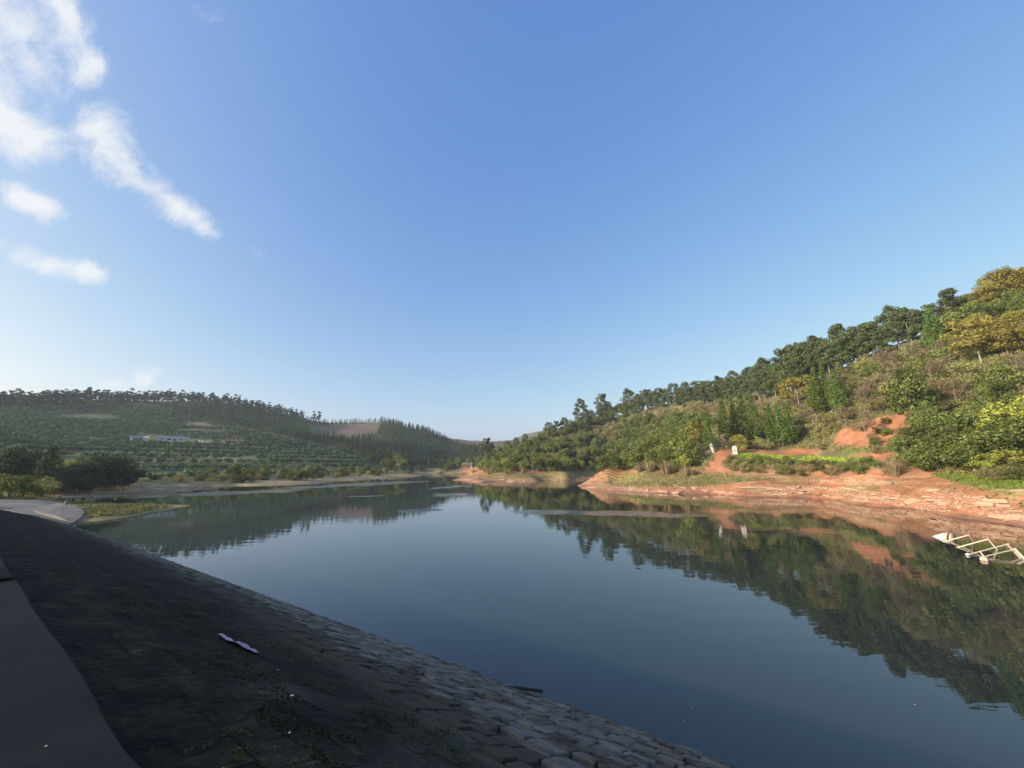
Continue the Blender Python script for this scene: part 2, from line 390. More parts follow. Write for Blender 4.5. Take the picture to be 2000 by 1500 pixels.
def hit(px, py, dmin=45, dmax=950):
    """where the sight line through a photo pixel meets the ground"""
    px, py = np.atleast_1d(np.asarray(px, float)), np.atleast_1d(np.asarray(py, float))
    u = (px - 1000) / FPX; v = (750 - py) / FPX; f = cp_ - v * sp_; z = sp_ + v * cp_; hz = np.hypot(u, f)
    u, f, z = u / hz, f / hz, z / hz
    D = np.full(px.shape, np.nan); done = np.zeros(px.shape, bool); d = dmin
    while d < dmax:
        gz = hgt(u * d, f * d); hitn = (~done) & (gz >= CAM_H + z * d)
        D[hitn] = d; done |= hitn; d += max(.4, d * .004)
    return np.c_[u * D, f * D, hgt(np.nan_to_num(u * D), np.nan_to_num(f * D))]

# ------------------------------------------------------------------ terrain colours (albedo of the ground itself)
PX, PY = project(XX, YY, ZZ); PX = np.nan_to_num(PX, nan=-1e4); PY = np.nan_to_num(PY, nan=-1e4)
DD = np.hypot(XX, YY)
col = np.empty(XX.shape + (3,)); col[:] = (.15, .125, .06)
def paint(mask, c, a=1.0):
    m = (np.asarray(mask, float) * a)[..., None]; col[:] = col * (1 - m) + np.array(c) * m
right = XX > -30
def soft(P, edge=10):                    # polygon with a ragged edge
    jx = fbm(XX / 6, YY / 6, 3) * edge * 1.6; jy = fbm(XX / 6 + 50, YY / 6, 3) * edge * .5
    return inpoly(PX + jx, PY + jy, P)
left = (PX < 860) & (DD > 95) & (XX < 0)
paint(left, (.10, .12, .055))
paint(left & (fbm(XX / 25, YY / 25) > .12), (.15, .125, .06), .6)
paint(left & (ZZ < 3.2), (.30, .235, .11), .85)
paint(left & (ZZ < 3.4) & (fbm(XX / 7, YY / 7) > .05), (.17, .16, .055), .8)
paint(left & (ZZ < .9), (.31, .235, .145), .7)
paint(soft([(600, 836), (640, 830), (735, 826), (740, 845), (720, 852), (640, 858), (600, 850)], 6) & (DD > 330), (.20, .135, .085))
paint(soft([(365, 815), (400, 818), (420, 830), (360, 832)], 4) & (DD > 280), (.25, .19, .11))
paint(soft([(595, 905), (625, 925), (640, 932), (600, 925)], 3) & (DD > 140) & left, (.34, .25, .14))
paint(soft([(360, 860), (480, 862), (480, 868), (360, 868)], 3) & left, (.25, .2, .13), .7)
paint(soft([(390, 890), (480, 895), (480, 908), (400, 905)], 4) & left, (.25, .2, .10), .7)
spit = (XX < -20) & (DD < 98) & (ZZ > -.5)
paint(spit, (.21, .18, .045)); paint(spit & (fbm(XX / 3, YY / 9, 4) > .08), (.24, .17, .08), .7); paint(spit & (ZZ < .35), (.33, .27, .13), .6)
rs = right & (DD < 330) & (ZZ < 5.2) & (DD > 55)
paint(rs & (PX > 850), (.36, .18, .10), .9)
RED = (.35, .155, .078)
redb = soft([(1400, 930), (1500, 925), (1560, 905), (1760, 925), (1860, 930), (2050, 965), (2100, 1060), (1800, 1010), (1600, 985), (1480, 985), (1300, 975), (1400, 955)], 8) & right
paint(redb, RED)
gr = soft([(1180, 932), (1250, 922), (1420, 924), (1500, 935), (1400, 947), (1300, 950), (1200, 948)], 10) & right & (ZZ > .35)
paint(gr, (.22, .19, .07), .85)
paint(soft([(930, 928), (1100, 920), (1260, 920), (1190, 934), (1050, 936), (960, 938)], 8) & right & (DD > 120) & (ZZ > .8), (.21, .18, .07), .85)
paint(soft([(1815, 925), (1880, 925), (2100, 940), (2100, 962), (1950, 958), (1860, 942)], 5) & right, (.15, .20, .04), .9)
paint(right & (fbm(XX / 4, YY / 4, 4) > .22) & (ZZ > .4) & (ZZ < 4.5) & (DD < 170) & (DD > 55), (.19, .17, .065), .55)
for P in ([(1615, 865), (1640, 838), (1700, 815), (1810, 800), (1815, 830), (1760, 850), (1800, 880), (1640, 872)], [(1520, 880), (1570, 872), (1600, 885), (1540, 893)],
          [(1640, 893), (1680, 880), (1740, 880), (1770, 895), (1700, 902)], [(1385, 925), (1395, 890), (1425, 890), (1415, 905), (1402, 925)], [(1395, 878), (1600, 880), (1600, 890), (1395, 890)]):
    paint(soft(P, 8) & right, RED)
paint(soft([(1640, 876), (1760, 868), (1770, 880), (1650, 889)], 4) & right, (.17, .19, .05), .8)
paint(soft([(1440, 884), (1560, 892), (1700, 895), (1710, 902), (1560, 903), (1440, 896)], 3) & right, (.22, .30, .04))
paint(right & (DD > 130) & (PX < 1260) & (ZZ > 4), (.12, .11, .05), .8)
paint(soft([(1250, 790), (1450, 785), (1460, 835), (1380, 850), (1260, 830)], 10) & (DD > 130), (.22, .165, .085))
paint((ZZ < -.15), (.10, .085, .055))
paint(right & (DD < 330) & (ZZ < .14) & (ZZ > -.15), (.19, .105, .07), .85)
paint(spit & (XX < -20) & inpoly(PX, PY, [(-60, 1012), (70, 1013), (146, 1028), (164, 1014), (168, 1003), (158, 993), (118, 981), (40, 976), (-60, 974)]), (.17, .155, .13))
rock = bank * sstep(-.1, .3, ZZ) * (1 - sstep(3.0, 5.5, ZZ))
rock = np.where(gr, rock * .35, rock)
M_ground = mat('hillside_soil'); t = M_ground.node_tree
o_ = N(t, 'ShaderNodeOutputMaterial'); p_ = N(t, 'ShaderNodeBsdfPrincipled'); p_.inputs['Roughness'].default_value = .9; p_.inputs['Specular IOR Level'].default_value = .15
at = N(t, 'ShaderNodeVertexColor', layer_name='col'); ar = N(t, 'ShaderNodeAttribute', attribute_name='rock')
ge = N(t, 'ShaderNodeNewGeometry')
n1 = N(t, 'ShaderNodeTexNoise'); n1.inputs['Scale'].default_value = .5; n1.inputs['Detail'].default_value = 8; n1.inputs['Roughness'].default_value = .65
L(t, ge.outputs['Position'], n1.inputs['Vector'])
r1 = N(t, 'ShaderNodeMapRange'); r1.inputs[1].default_value = .25; r1.inputs[2].default_value = .75; r1.inputs[3].default_value = .6; r1.inputs[4].default_value = 1.4
L(t, n1.outputs[0], r1.inputs[0])
mv = N(t, 'ShaderNodeVectorMath', operation='SCALE'); L(t, at.outputs[0], mv.inputs[0]); L(t, r1.outputs[0], mv.inputs['Scale'])
# bedding: pale sandstone seams that follow height, broken by noise
mp1 = N(t, 'ShaderNodeMapping'); mp1.inputs['Scale'].default_value = (.16, .1, 2.6); mp1.inputs['Rotation'].default_value = (0, R(2.0), 0)
L(t, ge.outputs['Position'], mp1.inputs[0])
n2 = N(t, 'ShaderNodeTexNoise'); n2.inputs['Scale'].default_value = 1.0; n2.inputs['Detail'].default_value = 9; n2.inputs['Roughness'].default_value = .62; n2.inputs['Distortion'].default_value = .5
L(t, mp1.outputs[0], n2.inputs['Vector'])
r2 = N(t, 'ShaderNodeMapRange', interpolation_type='SMOOTHSTEP'); r2.inputs[1].default_value = .52; r2.inputs[2].default_value = .64; L(t, n2.outputs[0], r2.inputs[0])
mx1 = N(t, 'ShaderNodeMix', data_type='RGBA'); mx1.inputs['B'].default_value = (.52, .36, .22, 1)
L(t, M('MULTIPLY', M('MULTIPLY', r2.outputs[0], ar.outputs['Fac'], t), .8, t), mx1.inputs['Factor']); L(t, mv.outputs[0], mx1.inputs['A'])
r3 = N(t, 'ShaderNodeMapRange', interpolation_type='SMOOTHSTEP'); r3.inputs[1].default_value = .40; r3.inputs[2].default_value = .32; L(t, n2.outputs[0], r3.inputs[0])
mx2 = N(t, 'ShaderNodeMix', data_type='RGBA'); mx2.inputs['B'].default_value = (.2, .12, .08, 1)
L(t, M('MULTIPLY', M('MULTIPLY', r3.outputs[0], ar.outputs['Fac'], t), .7, t), mx2.inputs['Factor']); L(t, mx1.outputs['Result'], mx2.inputs['A'])
L(t, mx2.outputs['Result'], p_.inputs['Base Color'])
bp = N(t, 'ShaderNodeBump'); bp.inputs['Strength'].default_value = .7; bp.inputs['Distance'].default_value = .35
L(t, M('ADD', n1.outputs[0], M('MULTIPLY', n2.outputs[0], M('MULTIPLY', ar.outputs['Fac'], 1.2, t), t), t), bp.inputs['Height']); L(t, bp.outputs[0], p_.inputs['Normal'])
L(t, p_.outputs[0], o_.inputs[0])
ni, nj = XX.shape
idx = np.arange(ni * nj).reshape(ni, nj)
F = np.stack([idx[:-1, :-1], idx[1:, :-1], idx[1:, 1:], idx[:-1, 1:]], -1).reshape(-1, 4)
me = mesh('terrain', np.stack([XX, YY, ZZ], -1).reshape(-1, 3), F, (M_ground,), True)
ca = me.color_attributes.new('col', 'FLOAT_COLOR', 'POINT'); ca.data.foreach_set('color', np.c_[np.clip(col, 0, 1).reshape(-1, 3), np.ones(ni * nj)].astype(np.float32).ravel())
ra = me.attributes.new('rock', 'FLOAT', 'POINT'); ra.data.foreach_set('value', rock.astype(np.float32).ravel())
terrain = tag(obj('terrain', me), 'hills and red banks round the reservoir', None, None, 'structure')

# ------------------------------------------------------------------ water
M_water = mat('reservoir_water'); t = M_water.node_tree
o_ = N(t, 'ShaderNodeOutputMaterial'); p_ = N(t, 'ShaderNodeBsdfPrincipled')
p_.inputs['Base Color'].default_value = (.016, .024, .026, 1); p_.inputs['IOR'].default_value = 1.48; p_.inputs['Specular IOR Level'].default_value = .5
ge = N(t, 'ShaderNodeNewGeometry')
def ellip(cx, cy, ang, la, lb):
    mp = N(t, 'ShaderNodeMapping', vector_type='TEXTURE'); mp.inputs['Location'].default_value = (cx, cy, 0); mp.inputs['Rotation'].default_value = (0, 0, ang); mp.inputs['Scale'].default_value = (la, lb, 1e6)
    L(t, wp.outputs[0], mp.inputs[0])
    ln = N(t, 'ShaderNodeVectorMath', operation='LENGTH'); L(t, mp.outputs[0], ln.inputs[0])
    r = N(t, 'ShaderNodeMapRange', interpolation_type='SMOOTHSTEP'); r.inputs[1].default_value = 1.0; r.inputs[2].default_value = .35; L(t, ln.outputs['Value'], r.inputs[0])
    return r.outputs[0]
wn = N(t, 'ShaderNodeTexNoise'); wn.inputs['Scale'].default_value = .12; wn.inputs['Detail'].default_value = 5; L(t, ge.outputs['Position'], wn.inputs['Vector'])
ws = N(t, 'ShaderNodeVectorMath', operation='MULTIPLY_ADD'); L(t, wn.outputs['Color'], ws.inputs[0]); ws.inputs[1].default_value = (16, 12, 0); L(t, ge.outputs['Position'], ws.inputs[2])
wp = N(t, 'ShaderNodeVectorMath', operation='ADD'); wp.inputs[1].default_value = (-8, -6, 0); L(t, ws.outputs[0], wp.inputs[0])
gust = None
def seg(p0, p1, wd):
    a, b = PZ(*p0, 0), PZ(*p1, 0)
    return ((a[0] + b[0]) / 2, (a[1] + b[1]) / 2, math.atan2(b[1] - a[1], b[0] - a[0]), math.hypot(b[0] - a[0], b[1] - a[1]) / 2, wd)
for e in (seg((210, 974), (620, 955), 7.5), seg((500, 958), (850, 938), 9), seg((985, 1003), (1420, 1003), 3.6), seg((640, 971), (770, 967), 2.0), seg((770, 997), (860, 1000), 2.0),
          seg((830, 955), (920, 948), 3), seg((830, 972), (930, 963), 2.5), seg((880, 935), (902, 934), 1.5)):
    q = ellip(*e); gust = q if gust is None else M('MAXIMUM', gust, q, t)
gust = M('MULTIPLY', gust, .75, t)
# ripples: fine chop in the gusts, long faint swell elsewhere
c1 = N(t, 'ShaderNodeTexNoise'); c1.inputs['Scale'].default_value = 2.2; c1.inputs['Detail'].default_value = 4; L(t, ge.outputs['Position'], c1.inputs['Vector'])
mpw = N(t, 'ShaderNodeMapping'); mpw.inputs['Scale'].default_value = (.35, 1.1, 1); mpw.inputs['Rotation'].default_value = (0, 0, R(12)); L(t, ge.outputs['Position'], mpw.inputs[0])
c2 = N(t, 'ShaderNodeTexNoise'); c2.inputs['Scale'].default_value = 1.0; c2.inputs['Detail'].default_value = 3; L(t, mpw.outputs[0], c2.inputs['Vector'])
b1 = N(t, 'ShaderNodeBump'); b1.inputs['Distance'].default_value = .25; L(t, M('MULTIPLY', gust, 1.0, t), b1.inputs['Strength']); L(t, c1.outputs[0], b1.inputs['Height'])
b2 = N(t, 'ShaderNodeBump'); b2.inputs['Distance'].default_value = .02; b2.inputs['Strength'].default_value = .3; L(t, c2.outputs[0], b2.inputs['Height']); L(t, b1.outputs[0], b2.inputs['Normal'])
L(t, b2.outputs[0], p_.inputs['Normal']); L(t, M('ADD', .015, M('MULTIPLY', gust, .07, t), t), p_.inputs['Roughness'])
L(t, p_.outputs[0], o_.inputs[0])
a_, b_ = dam_xy(80, 7), dam_xy(-110, 7)
wm = mesh('water', [(a_[0], a_[1], 0), (b_[0], b_[1], 0), (190, b_[1], 0), (190, 470, 0), (-330, 470, 0), (-330, a_[1] + 20, 0)], [(0, 1, 2, 3, 4, 5)], (M_water,))
water = tag(obj('water', wm), 'calm dark blue reservoir water mirroring the hills', None, None, 'structure')

# ------------------------------------------------------------------ dam
M_damsoil = mat('mossy_dirt'); t = M_damsoil.node_tree
o_ = N(t, 'ShaderNodeOutputMaterial'); p_ = N(t, 'ShaderNodeBsdfPrincipled'); p_.inputs['Roughness'].default_value = .95; p_.inputs['Specular IOR Level'].default_value = .1
ge = N(t, 'ShaderNodeNewGeometry')
n1 = N(t, 'ShaderNodeTexNoise'); n1.inputs['Scale'].default_value = 2.2; n1.inputs['Detail'].default_value = 12; n1.inputs['Roughness'].default_value = .8; L(t, ge.outputs['Position'], n1.inputs['Vector'])
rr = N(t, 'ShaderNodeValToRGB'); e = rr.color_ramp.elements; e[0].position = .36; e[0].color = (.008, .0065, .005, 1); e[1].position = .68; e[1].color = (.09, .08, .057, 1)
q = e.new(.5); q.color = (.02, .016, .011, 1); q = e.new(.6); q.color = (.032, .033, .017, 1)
L(t, n1.outputs[0], rr.inputs[0])
ad = N(t, 'ShaderNodeAttribute', attribute_name='dust'); md = N(t, 'ShaderNodeMix', data_type='RGBA'); md.inputs['B'].default_value = (.085, .077, .058, 1)
L(t, rr.outputs[0], md.inputs['A']); L(t, M('MULTIPLY', ad.outputs['Fac'], .8, t), md.inputs['Factor']); 
ac = N(t, 'ShaderNodeAttribute', attribute_name='course'); wn_ = N(t, 'ShaderNodeTexNoise'); wn_.inputs['Scale'].default_value = 3; L(t, ge.outputs['Position'], wn_.inputs['Vector'])
wa = N(t, 'ShaderNodeVectorMath', operation='MULTIPLY_ADD'); L(t, wn_.outputs['Color'], wa.inputs[0]); wa.inputs[1].default_value = (.12, .12, 0); L(t, ac.outputs['Vector'], wa.inputs[2])
br = N(t, 'ShaderNodeTexBrick'); br.inputs['Scale'].default_value = 1; br.inputs['Brick Width'].default_value = .41; br.inputs['Row Height'].default_value = .34; br.inputs['Mortar Size'].default_value = .022; br.inputs['Mortar Smooth'].default_value = .6
br.inputs['Color1'].default_value = (.75, .75, .75, 1); br.inputs['Color2'].default_value = (1.45, 1.42, 1.35, 1); br.inputs['Mortar'].default_value = (.3, .3, .3, 1); L(t, wa.outputs[0], br.inputs['Vector'])
mm = N(t, 'ShaderNodeMix', data_type='RGBA', blend_type='MULTIPLY'); L(t, md.outputs['Result'], mm.inputs['A']); L(t, br.outputs['Color'], mm.inputs['B'])
gap_ = N(t, 'ShaderNodeMapRange', interpolation_type='SMOOTHSTEP'); gap_.inputs[1].default_value = .38; gap_.inputs[2].default_value = .58; L(t, wn_.outputs[0], gap_.inputs[0]); L(t, M('MULTIPLY', gap_.outputs[0], .8, t), mm.inputs['Factor'])
L(t, mm.outputs['Result'], p_.inputs['Base Color'])
n3 = N(t, 'ShaderNodeTexNoise'); n3.inputs['Scale'].default_value = 11; n3.inputs['Detail'].default_value = 10; L(t, ge.outputs['Position'], n3.inputs['Vector'])
bp = N(t, 'ShaderNodeBump'); bp.inputs['Strength'].default_value = 1; bp.inputs['Distance'].default_value = .05; L(t, n3.outputs[0], bp.inputs['Height']); L(t, bp.outputs[0], p_.inputs['Normal'])
L(t, p_.outputs[0], o_.inputs[0])
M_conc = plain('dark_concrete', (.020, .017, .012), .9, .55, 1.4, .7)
M_apron = plain('pale_concrete', (.18, .165, .138), .85, .3, .35, .6)
SLOPE = Z_BERM / (W_WATER - W_BERM)
def u_end(wv): return np.interp(wv, [-20, 2, 4.3, 7.3, 10.1, 18], [40, 41, 45, 54.5, 59.5, 66])
def zdam(wv): return (W_WATER - wv) * SLOPE
def cover(u, wv):
    """height of the dirt and moss over the bedding plane of the stones"""
    s = W_WATER - wv
    band = np.interp(u, [-12, 0, 3, 6, 10, 14, 20, 40, 60], [9.0, 7.6, 6.4, 5.3, 4.1, 3.3, 2.6, 2.0, 1.5])
    f = sstep(-1.8, 1.6, s - band + fbm(u / 2.6, wv / 1.6, 3) * 2.2)
    return -.045 + .10 * f + fbm(u / .55, wv / .4, 4) * (.03 + .012 * f) + fbm(u / 1.9, wv / 1.1, 2) * .02 * f - .16 * (1 - sstep(W_BERM + .1, W_BERM + 1.0, wv))
ct_s = (W_WATER - W_BERM) / math.hypot(W_WATER - W_BERM, Z_BERM)
US = np.r_[np.arange(-14, 22, .14), np.arange(22, 41, .35)]; 
WS = np.r_[W_BERM - .6, W_BERM - .04, np.arange(W_BERM, W_WATER + .3, .09), np.arange(W_WATER + .4, 17, .8)]
tt = np.linspace(0, 1, len(US))
UU = np.empty((len(US), len(WS)))
for j, ww in enumerate(WS):
    ue = u_end(ww); UU[:, j] = np.where(US < 22, US, 22 + (US - 22) / (US[-1] - 22) * (ue - 22))
WW = np.repeat(WS[None, :], len(US), 0)
ZD = np.where(WW < W_BERM - .01, Z_BERM - .16, zdam(WW) + cover(UU, WW))
X_, Y_ = dam_xy(UU, WW)
ni, nj = UU.shape; idx = np.arange(ni * nj).reshape(ni, nj)
F = np.stack([idx[:-1, :-1], idx[:-1, 1:], idx[1:, 1:], idx[1:, :-1]], -1).reshape(-1, 4)
slope = tag(obj('dam_slope', mesh('dam_slope', np.stack([X_, Y_, ZD], -1).reshape(-1, 3), F, (M_damsoil,), True)), 'shaded mossy upstream slope of the dam faced with stone blocks', 'dam', None, 'structure')
uvl = slope.data.attributes.new('course', 'FLOAT2', 'POINT'); uvl.data.foreach_set('vector', np.stack([UU, (W_WATER - WW) / ct_s], -1).astype(np.float32).ravel())
bandw = np.interp(UU, [-12, 0, 3, 6, 10, 14, 20, 40, 60], [9.0, 7.6, 6.4, 5.3, 4.1, 3.3, 2.6, 2.0, 1.5])
dust = 1 - sstep(-.6, 2.4, (W_WATER - WW) - bandw + fbm(UU / 1.5, WW / .8, 3) * 1.5)
da = slope.data.attributes.new('dust', 'FLOAT', 'POINT'); da.data.foreach_set('value', dust.astype(np.float32).ravel())
# right-hand continuation, berm, upper slope, crest and back slope as one embankment
def prism(prof, u0, u1, name, m, step=2.0):
    us = np.arange(u0, u1 + .01, step); V = []; k = len(prof)
    for u in us:
        for (ww, z) in prof:
            x, y = dam_xy(u, ww); V.append((x, y, z))
    F = [(i * k + j, i * k + j + 1, (i + 1) * k + j + 1, (i + 1) * k + j) for i in range(len(us) - 1) for j in range(k - 1)]
    F += [tuple(range(k)), tuple((len(us) - 1) * k + j for j in range(k))[::-1]]
    return mesh(name, V, F, (m,))
emb = obj('dam_shade_embankment', prism([(W_BERM + .02, Z_BERM - .1), (-3.4, Z_BERM - .1), (-3.5, Z_BERM), (-13, 10.1), (-16.5, 10.1), (-50, -9)], -70, 56, 'dam_shade_embankment', M_damsoil))  # unseen crest, raised and lengthened so its shadow covers walk and slope
tag(emb, 'unseen upper bank and crest of the dam, raised to shade it', 'dam', None, 'structure')
emb2 = tag(obj('dam_slope', prism([(17, zdam(17)), (W_BERM, zdam(W_BERM))], -70, -14, 'dam_slope', M_damsoil)), 'continuation of the dam slope', 'dam', None, 'structure')
# concrete walk on the berm, cast in slabs; its water-side edge is worn
def walk_slab(u0, u1):
    n_ = max(2, int((u1 - u0) / .25)); us = np.linspace(u0 + .012, u1 - .012, n_); V = []
    for u in us:
        ed = .91 + .026 * u + float(fbm(u * .9, 3.3, 3)) * .05
        for (ww, z) in ((-3.3, Z_BERM - .1), (-3.3, Z_BERM + .015), (ed - .016, Z_BERM + .015), (ed - .004, Z_BERM + .003), (ed, Z_BERM - .25)):
            x, y = dam_xy(u, ww); V.append((x, y, z))
    k = 5; F = [(i * k + j, (i + 1) * k + j, (i + 1) * k + j + 1, i * k + j + 1) for i in range(n_ - 1) for j in range(k - 1)]
    F += [tuple(range(k)), tuple((n_ - 1) * k + j for j in range(k))[::-1]]
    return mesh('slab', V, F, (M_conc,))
path = empty('path', (0, 0, 0)); tag(path, 'dark concrete walk along the top of the dam slope', 'path', None, 'structure')
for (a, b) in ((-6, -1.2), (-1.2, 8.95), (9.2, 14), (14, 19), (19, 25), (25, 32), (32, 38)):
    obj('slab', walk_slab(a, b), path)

# stone blocks of the revetment
M_stone = mat('weathered_block'); t = M_stone.node_tree
o_ = N(t, 'ShaderNodeOutputMaterial'); p_ = N(t, 'ShaderNodeBsdfPrincipled'); p_.inputs['Roughness'].default_value = .85; p_.inputs['Specular IOR Level'].default_value = .2
oi = N(t, 'ShaderNodeObjectInfo'); ge = N(t, 'ShaderNodeNewGeometry')
n1 = N(t, 'ShaderNodeTexNoise'); n1.inputs['Scale'].default_value = 3.5; n1.inputs['Detail'].default_value = 8; n1.inputs['Roughness'].default_value = .7; L(t, ge.outputs['Position'], n1.inputs['Vector'])
rr = N(t, 'ShaderNodeValToRGB'); e = rr.color_ramp.elements; e[0].position = .3; e[0].color = (.05, .041, .028, 1); e[1].position = .7; e[1].color = (.20, .183, .148, 1)
q = e.new(.47); q.color = (.125, .113, .09, 1)
L(t, M('ADD', n1.outputs[0], M('MULTIPLY', M('SUBTRACT', M('FRACT', M('ADD', oi.outputs['Random'], ge.outputs['Random Per Island'], t), None, t), .5, t), .32, t), t), rr.inputs[0]); L(t, rr.outputs[0], p_.inputs['Base Color'])
bp = N(t, 'ShaderNodeBump'); bp.inputs['Strength'].default_value = .8; bp.inputs['Distance'].default_value = .03; L(t, n1.outputs[0], bp.inputs['Height']); L(t, bp.outputs[0], p_.inputs['Normal'])
L(t, p_.outputs[0], o_.inputs[0])
def block(r):
    j = lambda s: (r.random() - .5) * s
    lo, mid, top = [], [], []
    tl = (j(.05), j(.05))
    for (sx, sy) in ((-1, -1), (1, -1), (1, 1), (-1, 1)):
        x, y = sx * .5 + j(.05), sy * .5 + j(.05)
        lo.append((x, y, -1)); mid.append((x, y, .6 + (x * tl[0] + y * tl[1]) * 3)); top.append((x * .94, y * .93, 1 + (x * tl[0] + y * tl[1]) * 3 + j(.12)))
    V = lo + mid + top
    F = [(i, (i + 1) % 4, 4 + (i + 1) % 4, 4 + i) for i in range(4)] + [(4 + i, 4 + (i + 1) % 4, 8 + (i + 1) % 4, 8 + i) for i in range(4)] + [(8, 9, 10, 11)]
    return V, F
rs_ = np.random.default_rng(21)
variants = [block(rs_) for _ in range(12)]
M_mossy = plain('mossy_block', (.055, .049, .034), .95, .5, 3.0, .5)
vmesh = [mesh('stone', V, F, (M_stone,)) for V, F in variants] + [mesh('stone', V, F, (M_mossy,)) for V, F in variants]
sl_len = math.hypot(W_WATER - W_BERM, Z_BERM); ct, st = (W_WATER - W_BERM) / sl_len, Z_BERM / sl_len
e3 = Vector((E[0], E[1], 0)); up3 = Vector((-NW[0] * ct, -NW[1] * ct, st)); nr3 = e3.cross(up3); nr3 = nr3 if nr3.z > 0 else -nr3
stones = []
ROW = .34
for i in range(-2, 28):
    s0 = i * ROW; u = -9 + rs_.random() * .4
    while u < 61:
        ln = .30 + rs_.random() * .22
        uc = u + ln / 2; s_ = s0 + ROW / 2 + (rs_.random() - .5) * .03; ww = W_WATER - s_ * ct
        if uc < float(u_end(ww)) - .2 and ww > W_BERM + 1.4:
            c = float(cover(uc, ww))
            lift = .045 + (rs_.random() - .5) * .03 - (.08 if rs_.random() < .07 else 0)
            over = s_ - float(np.interp(uc, [-12, 0, 3, 6, 10, 14, 20, 40, 60], [9.0, 7.6, 6.4, 5.3, 4.1, 3.3, 2.6, 2.0, 1.5]))
            if c < lift + .05 and over < 1.3 and rs_.random() > sstep(.2, 1.3, over) * .8: stones.append((uc, s_, ln - .035, ROW - .035, lift, c, over))
        u += ln
def stone_pose(q):
    uc, s_, ln, wd, lift, c, over = q
    P = e3 * uc + up3 * s_ + Vector((NW[0] * W_WATER, NW[1] * W_WATER, 0)) + nr3 * (lift - .05)
    return P
pp = np.array([stone_pose(q) for q in stones]); px, py = project(pp[:, 0], pp[:, 1], pp[:, 2])
dist = np.linalg.norm(pp - np.array((0, 0, CAM_H)), axis=1)
infr = (px > -15) & (px < 2015) & (py < 1515) & (py > 900)
score = np.where(infr, np.array([q[2] * q[3] for q in stones]) / dist ** 2 * (1 - .8 * (np.array([q[5] - q[4] for q in stones]) > .01)), 0)
order = np.argsort(-score)
big = set(order[:300].tolist())
import mathutils
BASIS = mathutils.Matrix((e3, up3, nr3)).transposed()
if BASIS.determinant() < 0: BASIS = mathutils.Matrix((-e3, up3, nr3)).transposed()
SV, SF, SM = [], [], []
for k, q in enumerate(stones):
    m3 = BASIS @ mathutils.Matrix.Rotation((rs_.random() - .5) * .06, 3, 'Z')
    sx, sy, sz = q[2], q[3], .05
    if k in big:
        o = bpy.data.objects.new('stone', vmesh[k % 12 + (12 if rs_.random() < sstep(-1.3, .5, q[6]) else 0)]); C.objects.link(o); o.parent = slope
        o.matrix_local = mathutils.Matrix.Translation(pp[k]) @ m3.to_4x4() @ mathutils.Matrix.Diagonal((sx, sy, sz, 1))
    elif dist[k] < 90:
        V, F = variants[k % 12]; b = len(SV)
        for v in V: SV.append(tuple(Vector(pp[k]) + m3 @ Vector((v[0] * sx, v[1] * sy, v[2] * sz))))
        SF += [tuple(x + b for x in f) for f in F]; SM += [int(rs_.random() < sstep(-1.3, .5, q[6]))] * len(F)
so_ = obj('stone_facing', mesh('stone_facing', SV, SF, (M_stone, M_mossy), mi=SM), slope); so_['kind'] = 'stuff'

# lit concrete apron and grass spit beyond the far end of the dam
AP = [(0, 1000), (70, 1011), (142, 1024.5), (158, 1014), (165, 1004), (158, 996), (143, 990), (118, 984.5), (80, 980), (40, 979), (-60, 978), (-200, 985), (-200, 1000)]
V = []; 
cx, cy = 60, 997
ringn = 7
for k in range(ringn + 1):
    f = k / ringn
    for (x, y) in AP:
        h_ = hit(cx + (x - cx) * f, cy + (y - cy) * f, 30, 120)[0]
        if np.isnan(h_[0]): h_ = np.array(PZ(cx + (x - cx) * f, cy + (y - cy) * f, .3))
        V.append((h_[0], h_[1], h_[2] + .16 + .05 * (1 - f ** 6) + float(fbm(h_[0] / 2, h_[1] / 2, 3)) * .06))
m_ = len(AP); F = [(k * m_ + j, k * m_ + (j + 1) % m_, (k + 1) * m_ + (j + 1) % m_, (k + 1) * m_ + j) for k in range(ringn) for j in range(m_)]
tag(obj('concrete_apron', mesh('concrete_apron', V, F, (M_apron,))), 'pale sunlit concrete apron beyond the end of the dam', 'apron', None, 'structure')

# ------------------------------------------------------------------ vegetation prototypes
def quads(Cn, Nn, ln, wd, r, tilt=.5):
    """diamond leaves centred on Cn, facing Nn with some scatter"""
    k = len(Cn)
    nn = Nn + r.normal(0, tilt, (k, 3)); nn /= np.linalg.norm(nn, axis=1, keepdims=True) + 1e-9
    a = np.cross(nn, r.normal(0, 1, (k, 3))); a /= np.linalg.norm(a, axis=1, keepdims=True) + 1e-9
    b = np.cross(nn, a)
    s = (.7 + .6 * r.random((k, 1)))
    V = np.stack([Cn - a * ln / 2 * s, Cn - b * wd / 2 * s, Cn + a * ln / 2 * s, Cn + b * wd / 2 * s], 1).reshape(-1, 3)
    return V, np.arange(4 * k).reshape(k, 4)
def clumps(cen, rad, per, ln, wd, r, squash=.8, shell=.55, tilt=.45):
    Cs, Ns = [], []
    for c, q in zip(cen, rad):
        k = max(4, int(per * (q / np.mean(rad)) ** 2))
        d = r.normal(0, 1, (k, 3)); d /= np.linalg.norm(d, axis=1, keepdims=True)
        rr_ = q * (shell + (1 - shell) * r.random((k, 1)) ** .5)
        Cs.append(np.array(c) + d * rr_ * np.array((1, 1, squash))); Ns.append(d)
    return quads(np.concatenate(Cs), np.concatenate(Ns), ln, wd, r, tilt)
